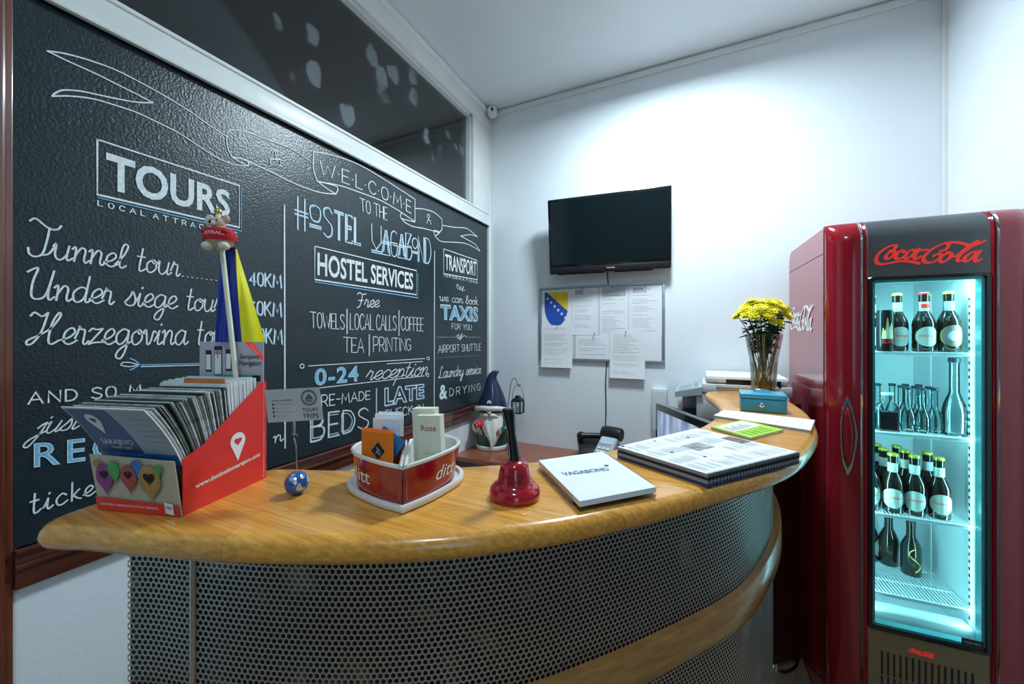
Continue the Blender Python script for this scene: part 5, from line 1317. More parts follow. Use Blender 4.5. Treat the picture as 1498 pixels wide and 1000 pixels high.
for a, b in ((base4[3], base4[0]), (base4[1], base4[2])):
    d = (b-a).normalized(); n = Vector((d.y, -d.x, 0)); n = n if (a-cm_).dot(n) > 0 else -n
    b2 = a.lerp(b, .88); a2 = a.lerp(b, .08) 
    v = [a2+n*.001, b2+n*.001, b2+n*.003, a2+n*.003]; vv = [p+Vector((0, 0, -.003)) for p in v]+[p+Vector((0, 0, .013)) for p in v]
    g.add(vv, [[0, 1, 2, 3], [7, 6, 5, 4], [0, 4, 5, 1], [1, 5, 6, 2], [2, 6, 7, 3], [3, 7, 4, 0]])
g.build('tray', M['acryl'], tr, world=True)
# ---- stack of menus
def stack(name, label, cat, pts, ztop, n, total, m_top, group, colors, spiral=False, printer=None, gap=.0012, label0=None):
    zb = ztop-total; out_ = []
    c = quad_on(pts, ztop); ctr_ = sum(c, Vector())/4
    for i in range(n):
        z1 = ztop-total*i/n; off = Vector((.0006*math.sin(i*2.3), .0006*math.cos(i*1.7), 0))
        cc = [Vector((p.x, p.y, z1))+off for p in c]
        t_ = thing(name, label if i else (label0 or label), cat, (ctr_.x, ctr_.y, z1-total/n), 0, group if i else None)
        g = G(); g.slab([p+Vector((0, 0, -.0005)) for p in cc], total/n-gap); g.build('pages', colors[i % len(colors)], t_, world=True)
        g = G(); g.slab([p for p in cc], .0006); g.build('cover', m_top if i == 0 else M['bgrey'], t_, world=True)
        if spiral:
            a, b = cc[0], cc[1]; d = (b-a); g = G(); nn = 46 if i == 0 else 30
            for k in range(nn):
                p = a+d*((k+.5)/nn); ax = Vector((-d.y, d.x, 0)).normalized(); 
                if (ctr_-p).dot(ax) < 0: ax = -ax
                zz = Vector((0, 0, 1)); hh_ = total/n*.5
                g.tube([p+ax*(.004*math.cos(q__)+.0015)+zz*(-hh_+.0035*math.sin(q__)) for q__ in [2*PI*j/8 for j in range(9)]], .0005, 4, cap=False)
            g.build('spiral_binding', M['black'], t_, world=True)
        if i == 0 and printer: printer(t_, cc)
        out_.append(t_)
    return out_
def bil(cc, s, v): return (cc[0]*(1-s)+cc[1]*s)*(1-v)+(cc[3]*(1-s)+cc[2]*s)*v
def page_print(t_, cc):
    # s along the spiral edge, v away from it
    g = G(); rn_ = random.Random(5)
    def rq(s0, s1, v0, v1, m): g.add([bil(cc, a, b)+Vector((0, 0, .0004)) for a, b in ((s0, v0), (s1, v0), (s1, v1), (s0, v1))], [[0, 1, 2, 3]], m)
    rq(.40, .60, .46, .66, 1); rq(.86, .985, .40, .62, 2); rq(.02, .05, .955, .985, 0)
    for col in range(4):
        v0 = .06+.235*col
        for ln_ in range(44):
            s = .04+.0212*ln_
            if (.38 < s < .62 and .30 < v0+.2 and v0 < .66 and v0+.2 > .46) or (s > .84 and .3 < v0 < .62) or rn_.random() < .22: continue
            rq(s, s+.005, v0, v0+.20*rn_.uniform(.5, 1), 3)
    for s, v in ((.34, .9), (.2, .55), (.65, .8), (.3, .3)): rq(s, s+.02, v, v+.03, 0)
    g.build('page_print', [M['ink'], M['photo'], M['photo2'], M['inkg']], t_, world=True, fix=False)
ms = stack('menu_folder', 'dark-edged spiral-bound folder lying under the newspaper-printed one', 'folder', [(1035, 693), (1169, 661), (1019, 626), (903, 653)], ZT+.0235, 4, .0235, M['paper'], 'spiral folders stacked on the counter', [M['grey'], M['slate'], M['grey'], M['bcov']], True, page_print, label0='top spiral-bound folder with newspaper-like white page and two photos')
# ---- lime leaflets
def lime_print(t_, cc):
    g = G()
    def rq(s0, s1, v0, v1, m): g.add([bil(cc, a, b)+Vector((0, 0, .0004)) for a, b in ((s0, v0), (s1, v0), (s1, v1), (s0, v1))], [[0, 1, 2, 3]], m)
    rq(.08, .9, .45, .92, 0)
    for k in range(6): rq(.15+.1*k, .19+.1*k, .5, .8-.1*(k % 2), 1)
    for k in range(5): rq(.15+.14*k, .19+.14*k, .08, .38, 2)
    g.build('page_print', [M['paper'], M['inkg'], M['bgr']], t_, world=True, fix=False)
stack('lime_leaflet', 'lime green leaflet in the small pile between folders and notepads', 'leaflet', [(1098, 640), (1146, 628), (1087, 613.5), (1040, 624)], ZT+.007, 5, .007, M['lime'], 'lime leaflets piled on the counter', [M['lime'], M['paper']], False, lime_print, .0003, label0='topmost lime green leaflet with white printed panel')
def pad_print(t_, cc):
    g = G()
    for k in range(12): g.add([bil(cc, a, b)+Vector((0, 0, .0004)) for a, b in ((.06+.075*k, .15), (.08+.075*k, .15), (.08+.075*k, .8), (.06+.075*k, .8))], [[0, 1, 2, 3]], 0)
    g.build('page_print', M['faint'], t_, world=True, fix=False)
stack('notepad', 'white notepad lying in the pile in front of the blue cash box', 'notepad', [(1044, 607), (1186, 629), (1192, 614), (1060, 599.5)], ZT+.0095, 3, .0095, M['paper'], 'white notepads in front of the cash box', [M['paper'], M['bgrey'], M['paper']], False, pad_print, .0008, label0='topmost white notepad in front of the blue cash box')
# ---- cash box
a_ = P(1083, 600.7, ZT); b_ = P(1152, 606.3, ZT); rzz = math.atan2((b_-a_).y, (b_-a_).x); Wc = (b_-a_).length
cb_ = thing('cash_box', 'small blue metal cash box with round silver lock in front of the vase', 'cash box', (a_.x, a_.y, ZT), rzz)
hc2 = .062; dc = .098
G().box(0, Wc, 0, dc, 0, hc2*.70, bev=.004).build('box_body', M['blue'], cb_, smooth=40)
G().box(-.0012, Wc+.0012, -.0012, dc+.0012, hc2*.715, hc2, bev=.005, seg=3).build('lid', M['blue'], cb_, smooth=40)
G().lathe([(.0075, 0), (.008, .002), (.006, .0035), (.0001, .0036)], 24, Matrix.Translation((Wc*.47, -.0002, hc2*.40)) @ Matrix.Rotation(R(90), 4, 'X')).build('lock', M['chrome'], cb_, smooth=40)
g = G(); g.lathe([(.0025, 0), (.0001, .0006)], 12, Matrix.Translation((Wc*.47, -.0040, hc2*.40)) @ Matrix.Rotation(R(90), 4, 'X')); g.build('keyhole', M['ink'], cb_)
g = G(); g.tube(catmull([(Wc*.33, dc*.5, hc2), (Wc*.34, dc*.5, hc2+.006), (Wc*.5, dc*.5, hc2+.009), (Wc*.66, dc*.5, hc2+.006), (Wc*.67, dc*.5, hc2)], 4), .0022, 8); g.build('carry_handle', M['chrome'], cb_, smooth=60)
# ---- vase with chrysanthemums
tv = 1.60; vx, vy = cw((1117-749)/F*tv, tv)
va = thing('glass_vase', 'tall clear glass vase half full of water behind the blue cash box', 'vase', (vx, vy, ZT))
hv = .262
G().lathe([(.040, 0), (.042, .002), (.0505, hv*.6), (.068, hv), (.0665, hv), (.049, hv*.6), (.0395, .012), (.0001, .011)], 40).build('vase_wall', M['vglass'], va, smooth=50)
G().lathe([(.0385, .013), (.0475, hv*.55), (.0001, hv*.55+.0005)], 40).build('water', M['water'], va, smooth=50)
rn_ = random.Random(11)
def petal_head(r, seed, name='flower_head'):
    g = G(); q_ = random.Random(seed)
    for ring, (n, L_, tilt) in enumerate(((16, r, R(8)), (14, r*.88, R(26)), (12, r*.70, R(44)), (8, r*.45, R(66)))):
        for k in range(n):
            a = 2*PI*k/n+ring*.3+q_.uniform(-.06, .06); tl = tilt+q_.uniform(-.12, .12); w_ = r*.17
            Mx = Matrix.Rotation(a, 4, 'Z') @ Matrix.Rotation(-tl, 4, 'Y')
            p = [(0, -w_*.4, 0), (L_*.5, -w_, .001), (L_*.9, -w_*.7, .0), (L_, 0, -.001), (L_*.9, w_*.7, 0), (L_*.5, w_, .001), (0, w_*.4, 0)]
            pu = [(x, y, z+.0006) for x, y, z in p]; g.add(p+pu, [list(range(7))[::-1], list(range(7, 14))]+[[i, (i+1) % 7, 7+(i+1) % 7, 7+i] for i in range(7)], 0, Mx)
    return g
heads = [petal_head(.030, 1), petal_head(.028, 2), petal_head(.020, 5)]
hmesh = []
for h in heads: o = h.build('flower_head', M['petal'], None); hmesh.append(o.data); bpy.data.objects.remove(o)
specs = [(-.078, -.02, .155), (-.045, -.05, .175), (-.012, -.062, .165), (.028, -.058, .18), (.060, -.03, .165), (.088, .0, .150), (-.062, .02, .185), (-.022, -.01, .20), (.018, .0, .205), (.052, .02, .19), (-.035, .05, .19), (.012, .055, .195), (.075, .04, .16), (-.005, -.066, .125), (.020, -.070, .118), (-.088, .03, .15), (.045, -.065, .150), (-.028, -.066, .150), (-.065, -.045, .150), (.075, -.02, .178), (-.04, .015, .205), (.035, -.03, .20), (-.075, .0, .172), (.0, -.045, .195), (.04, .05, .178), (-.015, .03, .205)]
for i, (dx, dy, dz) in enumerate(specs):
    X_ = CS*dx-SN*dy; Y_ = SN*dx+CS*dy
    fl1 = thing('chrysanthemum', 'yellow chrysanthemum in the bouquet standing in the glass vase', 'flower', (vx, vy, ZT+.014), 0, 'yellow chrysanthemums in the vase')
    tip_ = Vector((X_, Y_, hv+dz-.10-.014+.024)); bs = Vector((-X_*.25+rn_.uniform(-.006, .006), -Y_*.25+rn_.uniform(-.006, .006), .0))
    mid = Vector((X_*.12, Y_*.12, .13)); neck = Vector((X_*.42, Y_*.42, .225))
    path_ = catmull([bs, mid, neck, tip_], 6)
    G().tube(path_, .0018, 6).build('stem', M['stem'], fl1, smooth=60)
    d = (path_[-1]-path_[-3]).normalized(); hd2 = bpy.data.objects.new('flower_head', hmesh[i % 2 if i not in (13, 14) else 2]); COL.objects.link(hd2); hd2.parent = fl1
    lean = (d+Vector((X_*5, Y_*5, 0)) + Vector((SN, -CS, 0))*.35).normalized()
    hd2.matrix_local = Matrix.Translation(tip_) @ lean.to_track_quat('Z', 'Y').to_matrix().to_4x4()
    g = G()
    for k in range(8 if i % 2 else 6):
        s_ = .52+.42*rn_.random(); p = path_[int(s_*(len(path_)-1))]; a = rn_.uniform(0, 2*PI); L_ = rn_.uniform(.025, .048); w_ = L_*.34
        lf = [(0, 0, 0), (L_*.25, -w_, .003), (L_*.45, -w_*.5, .004), (L_*.65, -w_, .002), (L_, 0, -.003), (L_*.65, w_, .002), (L_*.45, w_*.5, .004), (L_*.25, w_, .003)]
        lu = [(x, y, z+.0005) for x, y, z in lf]
        g.add(lf+lu, [list(range(8))[::-1], list(range(8, 16))]+[[j, (j+1) % 8, 8+(j+1) % 8, 8+j] for j in range(8)], 0, Matrix.Translation(p) @ Matrix.Rotation(a, 4, 'Z') @ Matrix.Rotation(R(rn_.uniform(-40, 25)), 4, 'Y'))
    g.build('leaves', M['leaf'], fl1)
# dry wrapping around the stems
g = G()
for k in range(26):
    a = 2*PI*k/26; r0 = .022+.008*math.sin(k*1.7); a2 = a+rn_.uniform(-.7, .7); r1 = .056+.010*math.sin(k)
    g.tube(catmull([(r0*math.cos(a), r0*math.sin(a), .02), (.028*math.cos(a+.2), .028*math.sin(a+.2), .11), (.042*math.cos(a2), .042*math.sin(a2), .19), (r1*math.cos(a2), r1*math.sin(a2), .262)], 4), [.0016]*13, 5)
wr = g.build('straw_wrapping', M['straw'], None); wr.location = (vx, vy, ZT); tag(wr, 'bundle of dry straw ribbons tied round the flower stems inside the vase', 'ribbon'); wr['kind'] = 'stuff'
# ================================================================ television
tl, tr_, br_, bl_ = (803, 294.5), (977, 273), (976, 388.6), (798.6, 398.5)
TY = R(5.0)
pc_ = PB(888, 340, .10)
tvt = thing('television', 'flat black television tilted forward on the back wall above the noticeboard', 'television', pc_, TY)
wtv, htv = .695, .440
TM = Matrix.Rotation(R(7), 4, 'X')
G().box(-wtv/2, wtv/2, -.012, .022, -htv/2, htv/2, bev=.006, M=TM).build('bezel', M['blackg'], tvt, smooth=40)
G().box(-wtv/2+.016, wtv/2-.016, -.0132, -.0125, -htv/2+.052, htv/2-.016, M=TM).build('screen', M['screen'], tvt)
G().box(-wtv/2+.002, wtv/2-.002, -.020, -.008, -htv/2-.004, -htv/2+.036, bev=.006, M=TM).build('speaker_bar', M['black'], tvt, smooth=40)
g = G(); rr = TM.to_3x3(); font_flat(g, 'TOSHIBA', TM @ Vector((.02, -.0203, -htv/2+.018)), rr @ Vector((1, 0, 0)), rr @ Vector((0, 0, 1)), width=.05, lift=.0004, offset=.01); g.build('maker_lettering', M['lgrey'], tvt, fix=False)
G().box(-.17, .17, .022, .045, -.17, .13, bev=.008, M=TM).build('back_shell', M['black'], tvt, smooth=40)
g = G(); g.box(-.05, .05, .078, .0985, -.07, .07, bev=.003); g.box(-.02, .02, .03, .09, -.02, .02, bev=.003); g.build('wall_bracket', M['black'], tvt, smooth=40)
g = G(); g.box(-.30, -.02, -.006, .02, -htv/2-.010, -htv/2-.003, M=TM); g.box(.04, .25, -.006, .02, -htv/2-.010, -htv/2-.003, M=TM); g.build('lower_vents', M['black'], tvt)
cpts = [PB(888, 396, .012), PB(889, 408, .006), PB(889.5, 418, .004)]
cpt2 = [PB(889.5, 418, .004), PB(888, 470, .004), PB(887.5, 528, .004), PB(886, 560, .004), PB(886.5, 600, .004), PB(885, 636, .005), PB(884, 655, .01)]
tag(G().tube(catmull(cpts+cpt2[1:], 5), .0032, 8).build('power_cable', M['black'], None, smooth=60), 'black cable hanging from the television down the white wall behind the noticeboard', 'cable')
# ================================================================ noticeboard
a0 = PB(789.7, 420, .014); a1 = PB(974.5, 412.7, .014); a2 = PB(971, 532, .014); a3 = PB(788, 525.6, .014)
x0, x1 = (a0.x+a3.x)/2, (a1.x+a2.x)/2; z1, z0 = (a0.z+a1.z)/2, (a2.z+a3.z)/2
yb = YB
nbd = thing('noticeboard', 'white noticeboard in a grey metal frame covered with printed sheets', 'noticeboard', ((x0+x1)/2, YB, (z0+z1)/2))
G().box(x0+.004, x1-.004, YB-.010, YB-.0005, z0+.004, z1-.004).build('board', M['lgrey'], nbd, world=True)
g = G(); fw = .016
for b in ((x0, x1, z1-fw, z1), (x0, x1, z0, z0+fw), (x0, x0+fw, z0+fw, z1-fw), (x1-fw, x1, z0+fw, z1-fw)): g.box(b[0], b[1], YB-.015, YB-.0005, b[2], b[3], bev=.002)
g.build('frame', mat('aluminium_frame', (.42, .47, .50), .35, .7), nbd, world=True, smooth=40)
def sheet(label, pts, off, kind=0, group=None):
    c = [PB(x, y, off) for x, y in pts]        # tl tr br bl
    X0 = (c[0].x+c[3].x)/2; X1 = (c[1].x+c[2].x)/2; Z1 = (c[0].z+c[1].z)/2; Z0 = (c[2].z+c[3].z)/2
    t_ = thing('paper_sheet', label, 'sheet', ((X0+X1)/2, YB-off, (Z0+Z1)/2), 0, group)
    w_, h_ = (X1-X0)/2, (Z1-Z0)/2
    nseg = 6; curl = .010 if off > .016 else .0
    rows = [[(-w_+2*w_*i/4, -curl*max(0, (.5-k/nseg))**2*4*(1 if i else 1), -h_+2*h_*k/nseg) for i in range(5)] for k in range(nseg+1)]
    g = G(); g.grid(rows); g.grid([[(x, y+.0006, z) for x, y, z in r_] for r_ in rows]); g.build('sheet', M['paper'], t_, smooth=60)
    g = G(); rn_ = random.Random(int(pts[0][0])); cu = lambda z: -curl*max(0, (.5-(z+h_)/(2*h_)))**2*4-.0006
    def rq(xa, xb, za, zb, m=0): g.add([(xa, cu(za), za), (xb, cu(za), za), (xb, cu(zb), zb), (xa, cu(zb), zb)], [[0, 1, 2, 3]], m)
    if kind != 1:
        n_ = int(2*h_/.0115)
        for k in range(2, n_-1):
            if rn_.random() < .3: continue
            z = h_-k*.0115; xa = -w_*.8; xb = xa+1.6*w_*rn_.uniform(.5, 1); rq(xa, xb, z-.0012, z+.0012, 0)
        if kind == 2: rq(-w_*.85, w_*.85, h_*.62, h_*.95, 2); rq(-w_*.8, w_*.8, h_*.60, h_*.62, 1)
        if kind == 3: rq(-w_*.75, -w_*.1, h_*.72, h_*.92, 2)
    g.build('sheet_print', [mat('faint_print', (.60, .64, .68), .8), M['inkg'], mat('grey_block_print', (.50, .55, .60), .8)], t_, fix=False)
    return t_, w_, h_
shs = [
 ('blank-headed sheet second from the left in the top row of the noticeboard', [(836, 421), (875, 419.5), (875, 491), (837, 489)], .0115, 3),
 ('sheet with a grey heading block in the middle of the noticeboard top row', [(877, 419), (919, 417.5), (919, 492), (877, 491)], .0122, 2),
 ('sheet with a small grey block, rightmost in the noticeboard top row', [(920, 417.5), (970, 415.5), (969, 491), (920, 492)], .0115, 3),
 ('small sheet in the lower middle of the noticeboard under a pin', [(842, 490), (895, 491), (895, 527), (842, 524)], .0128, 0),
 ('plain sheet in the lower right corner of the noticeboard', [(938, 492), (968, 491), (967, 530), (938, 528)], .0128, 1)]
for l, p_, o_, k_ in shs: sheet(l, p_, o_, k_)
t1, w1, h1_ = sheet('sheet with the blue and yellow shield with white stars, upper left of the noticeboard', [(792.5, 423), (836, 421.5), (836, 482), (793, 480)], .0118, 1)
g = G(); Sx = w1*.80; cx = -.002
def sh(x, z): return (cx+x*Sx, z)
L0 = lambda pts, m, l: flat_poly(g, [(cx+x*Sx, .000+z*.115-.005) for x, z in pts], (0, -.0003, 0), (1, 0, 0), (0, 0, 1), m, l)
shield = [(-1, 1), (1, 1), (1, .1)]+[(math.cos(R(a))*1.0*(1 if a < 90 else 1), .1-1.05*math.sin(R(a))**1.1) for a in (15, 30, 45, 60, 75)]+[(0, -1.0)]+[(-math.cos(R(a)), .1-1.05*math.sin(R(a))**1.1) for a in (75, 60, 45, 30, 15)]+[(-1, .1)]
L0([(x*.98, z*.98) for x, z in shield], 1, .0004); L0([(-.80, .98), (.98, .98), (.98, -.10)], 0, .0008)
for k in range(6):
    x_, z_ = -.72+.30*k, .62-.215*k; L0([(x_+(.14 if j % 2 == 0 else .06)*math.cos(R(90+36*j)), z_+(.115 if j % 2 == 0 else .05)*math.sin(R(90+36*j))) for j in range(10)], 2, .0009)
g.build('shield_print', [M['coaty'], M['coatb'], M['logow']], t1, fix=False)
sheet('long sheet hanging below the frame at the lower left of the noticeboard', [(793, 475), (838, 476), (837, 538), (791, 536.5)], .0165, 0)
sheet('pinned sheet hanging below the frame right of the middle of the noticeboard', [(893, 483.5), (944, 484), (943, 554.5), (891, 552)], .0165, 0)
for i, (x, y, c, l) in enumerate(((813, 423, 'navy', 'dark pin above the shield sheet'), (852.5, 421.5, 'navy', 'dark pin holding the second sheet from the left'), (897, 420.5, 'navy', 'dark pin holding the sheet with the grey heading block'), (944.5, 420, 'ink', 'black pin holding the rightmost top sheet'), (869.5, 487.5, 'ink', 'black pin above the small lower middle sheet'), (915.5, 485, 'ink', 'black pin holding the hanging sheet right of the middle'), (815.5, 475, 'navy', 'dark pin at the foot of the shield sheet'))):
    p = PB(x, y, .020 if i < 5 else .0215); g = G(); Mx = Matrix.Translation(p) @ Matrix.Rotation(R(90), 4, 'X')
    g.lathe([(.0012, -.008), (.0012, 0), (.003, .001), (.0024, .006), (.0034, .008), (.0001, .0088)], 12, Mx); tag(g.build('push_pin', M[c], None, smooth=40), l, 'pin')
# ================================================================ camera dome on the ceiling corner
p = PB(719, 160, .04)
cm2 = thing('security_camera', 'small white dome security camera in the ceiling corner', 'camera', (p.x+.005, p.y, H+1.533-.012))
Mx = Matrix.Rotation(R(28), 4, 'Z') @ Matrix.Rotation(R(78), 4, 'X')
G().lathe([(.030, -.010), (.034, .0), (.034, .030), (.031, .042), (.022, .045), (.0001, .046)], 24, Matrix.Translation((0, 0, -.028)) @ Mx, sy=1).build('housing', M['white'], cm2, smooth=40)
G().lathe([(.018, 0), (.014, .006), (.0001, .007)], 20, Matrix.Translation((0, 0, -.028)) @ Mx @ Matrix.Translation((0, 0, .0405)), sx=.6).build('lens', M['blackg'], cm2, smooth=40)
# ================================================================ garden gnome
gx, gy = cw((720-749)/F*2.50, 2.50)
gn = thing('garden_gnome', 'glazed garden gnome with navy pointed hat and white beard on the desk corner', 'figurine', (gx, gy, ZD), R(18))
S = 1.0
G().lathe([(.098, 0), (.104, .006), (.103, .024), (.094, .030)], 40).build('base_trim', M['wglaze'], gn, smooth=50)
G().lathe([(.096, .022), (.102, .06), (.101, .10), (.092, .150), (.080, .19), (.06, .22), (.02, .235)], 40).build('coat', M['green'], gn, smooth=60)
# sleeves/hands
for s in (-1, 1):
    g = G(); g.tube(catmull([(s*.070, -.005, .185), (s*.096, -.035, .150), (s*.088, -.070, .130), (s*.070, -.090, .128)], 5), [.026]*5+[.024]*5+[.020]*6, 14); g.build('sleeve', M['wglaze'] if s < 0 else M['green'], gn, smooth=70)
    g = G(); g.ball((s*.064, -.094, .126), .017, 8); hnd = g.build('hand', M['skin'], gn, smooth=80)
    for k in range(4): g2 = G(); g2.tube([(s*(.058+.006*k)-.0, -.106, .136-.006*k), (s*(.052+.006*k), -.112, .128-.005*k), (s*.05+.002*k, -.106, .120-.004*k)], .0048, 6); g2.build('finger', M['skin'], hnd, smooth=80)
# toadstool in the left hand
G().lathe([(.010, 0), (.011, .03), (.010, .036)], 16, Matrix.Translation((-.066, -.108, .125))).build('toadstool_stalk', M['cream'], gn, smooth=60)
tc_ = G().lathe([(.030, 0), (.031, .006), (.026, .020), (.015, .031), (.0001, .035)], 24, Matrix.Translation((-.066, -.108, .158))).build('toadstool_cap', M['logo'] if False else M['vest'], gn, smooth=60)
g = G()
for a, zz, rr_ in ((-100, .012, .029), (-60, .020, .024), (-130, .022, .024), (-90, .028, .016)): g.ball((-.066+rr_*math.cos(R(a)), -.108+rr_*math.sin(R(a)), .158+zz), .0042, 6)
g.build('cap_spots', M['wglaze'], tc_, smooth=60)
# face, nose, beard
G().ball((0, -.030, .232), .058, 12).build('face', M['skin'], gn, smooth=80)
G().ball((0, -.094, .236), .0155, 10, sx=1.1).build('nose', mat('painted_nose', (.62, .40, .26), .4), gn, smooth=80)
g = G(); rows = []
for k in range(13):
    u = k/12; z = .232-.215*u; w_ = .062*(1-u)**.55+.012+.012*math.sin(u*5); xo = .018*math.sin(u*2.6)*u*1.6; yc = -.080-.030*math.sin(u*PI*.75)-.010*u
    rows.append([(xo+w_*math.sin(a), yc+.045*(1-math.cos(a))+.004*math.cos(a*9), z) for a in [-1.35+2.7*j/16 for j in range(17)]])
g.grid(rows); g.grid([[(x, y+.012, z) for x, y, z in r_] for r_ in rows]); g.build('beard', M['wglaze'], gn, smooth=70)
for s in (-1, 1): G().tube(catmull([(s*.004, -.096, .222), (s*.03, -.092, .222), (s*.055, -.070, .205)], 4), [.010, .011, .011, .010, .010, .009, .007, .006, .003], 10).build('moustache', M['wglaze'], gn, smooth=70)
# hat
rings = []
for u, r, dx, z in ((0, .104, 0, .238), (.0, .098, 0, .26), (.2, .084, .002, .305), (.4, .066, .004, .35), (.6, .046, .000, .40), (.75, .034, -.004, .435), (.88, .026, .004, .462), (.96, .020, .020, .482), (1, .014, .036, .488)):
    rings.append([(dx+r*math.cos(2*PI*k/28), r*math.sin(2*PI*k/28)*.9, z+(.0 if z < .45 else -.25*(r*math.cos(2*PI*k/28)))) for k in range(28)])
hat = G().loft(rings).build('hat', M['navy'], gn, smooth=70)
g = G(); n = 40
rings = []
for k in range(n):
    a = 2*PI*k/n; R0 = .106; zc = .244+.030*max(0, -math.sin(a))**2-.010*max(0, -math.sin(a))**8; c = Vector((R0*math.cos(a), R0*.92*math.sin(a), zc))
    rings.append([c+Vector((math.cos(a), math.sin(a), 0))*(.013*math.cos(b))+Vector((0, 0, .016*math.sin(b))) for b in [2*PI*j/10 for j in range(10)]])
g.loft(rings+[rings[0]], caps=(False, False)); g.build('hat_brim', M['wglaze'], gn, smooth=70)
g = G(); ribbon(g, [(.010*math.cos(t), .012*math.sin(t)) for t in [PI*k/10 for k in range(-1, 12)]], .0028, flat_cb((0, -.096, .300), (1, 0, 0), (0, .25, 1), .004)); ribbon(g, [(-.006, -.003), (-.006, .004), (.006, .004), (.006, -.003)], .0022, flat_cb((0, -.096, .300), (1, 0, 0), (0, .25, 1), .004)); g.build('hat_emblem', M['wglaze'], gn, fix=False)
# lantern crook held by the gnome
ln_t = 2.42
def pl(px, py, t=ln_t): return PT(px, py, t)
lh = thing('lantern_crook', 'thin metal crook with curled top standing beside the gnome and carrying a lantern', 'crook', (pl(742, 600).x, pl(742, 600).y, ZD))
bt_ = pl(741, 610); bt_.z = ZD
G().tube(catmull([bt_, pl(742.5, 605), pl(746, 570), pl(749, 556), pl(752, 553), pl(755.5, 556), pl(757, 562), pl(759, 565.5), pl(761, 561)], 5), .0022, 8).build('rod', M['black'], lh, world=True, smooth=60)
lt = thing('lantern', 'small black lantern hanging from the curled crook beside the gnome', 'lantern', pl(757.5, 604)); lt.scale = (1.25, 1.25, 1.12)
l0 = Vector((0, 0, 0))
G().box(-.026, .026, -.026, .026, 0, .006, bev=.002).build('base', M['black'], lt)
g = G()
for sx in (-1, 1):
    for sy in (-1, 1): g = G(); g.box(sx*.022-.003, sx*.022+.003, sy*.022-.003, sy*.022+.003, .006, .068); g.build('corner_post', M['black'], lt)
G().box(-.020, .020, -.020, .020, .007, .067).build('panes', M['cglass'], lt)
G().lathe([(.008, .007), (.008, .034), (.0001, .035)], 14).build('candle', M['cream'], lt, smooth=60)
G().lathe([(.036, .066), (.036, .071), (.026, .082), (.016, .086), (.016, .094), (.008, .098), (.0001, .099)], 4, Matrix.Rotation(R(45), 4, 'Z')).build('roof', M['black'], lt)
tpz = pl(758.5, 565).z-pl(757, 603).z
G().tube(catmull([(-.027, 0, .070), (-.030, 0, .105), (-.014, 0, tpz-.012), (.004, 0, tpz-.004), (.018, 0, tpz-.016), (.030, 0, .105), (.027, 0, .070)], 5), .0012, 6).build('bail', M['black'], lt, smooth=60)
# ================================================================ phone + card terminal on the desk
px_, py_ = cw((884-749)/F*2.30, 2.30)
ph = thing('desk_phone', 'black desk phone with blue display and handset at the back of the desk', 'phone', (px_-.02, py_-.03, ZD), R(24)); ph.scale = (1.22, 1.22, 1.22)
TMp = Matrix.Translation((0, 0, .02)) @ Matrix.Rotation(R(32), 4, 'X')
G().box(-.10, .10, -.09, .09, 0, .028, bev=.008, M=TMp).build('phone_base', M['black'], ph, smooth=40)
G().prism([(-.09, -.07), (.09, -.07), (.09, .08), (-.09, .08)], 0, .035).build('stand', M['black'], ph)
G().box(-.045, .02, -.075, -.045, .0285, .030, M=TMp).build('display', mat('blue_display', (.05, .18, .45), .2, emis=(.1, .3, .8), es=.5), ph)
g = G(); g.tube(catmull([(-.085, .075, .040), (-.080, .06, .058), (-.01, .058, .060), (.06, .058, .058), (.068, .072, .040)], 5), [.017]*3+[.020]*3+[.014]*8+[.014]*3+[.020]*2+[.017]*2, 12, M=TMp); g.build('handset', M['black'], ph, smooth=70)
g = G()
for i in range(3):
    for j in range(4): g.box(.035+.018*i, .048+.018*i, -.075+.018*j, -.063+.018*j, .028, .031, M=TMp)
g.build('keypad', M['grey'], ph)
qx, qy = cw((889-749)/F*2.12, 2.12)
G_ = thing('paper_box', 'small white paper box on the desk under the black phone', 'box', (cw((858-749)/F*2.12, 2.12)[0], cw((858-749)/F*2.12, 2.12)[1], ZD), YAW)
G().box(-.08, .08, -.04, .04, 0, .045, bev=.002).build('carton', M['paper'], G_)
pt_ = thing('card_terminal', 'grey card payment terminal with pale display beside the black phone', 'payment terminal', (qx, qy-.03, ZD), R(-14)); pt_.scale = (1.2, 1.2, 1.12)
TMq = Matrix.Translation((0, 0, .085)) @ Matrix.Rotation(R(38), 4, 'X')
G().box(-.042, .042, -.095, .085, 0, .032, bev=.010, M=TMq).build('terminal_body', M['grey'], pt_, smooth=40)
G().box(-.05, .05, -.05, .07, 0, .075, bev=.006).build('terminal_stand', M['black'], pt_, smooth=40)
G().box(-.032, .032, .018, .060, .0315, .0335, M=TMq).build('display', mat('pale_display', (.45, .58, .66), .2), pt_)
g = G()
for i in range(3):
    for j in range(4): g.box(-.030+.021*i, -.014+.021*i, -.075+.020*j, -.062+.020*j, .0315, .036, M=TMq)
g.build('keypad', M['lgrey'], pt_)
G().lathe([(.030, -.045), (.034, -.03), (.034, .03), (.030, .045)], 20, TMq @ Matrix.Translation((0, .090, .022)) @ Matrix.Rotation(R(90), 4, 'Y')).build('paper_roll_cover', M['black'], pt_, smooth=50)
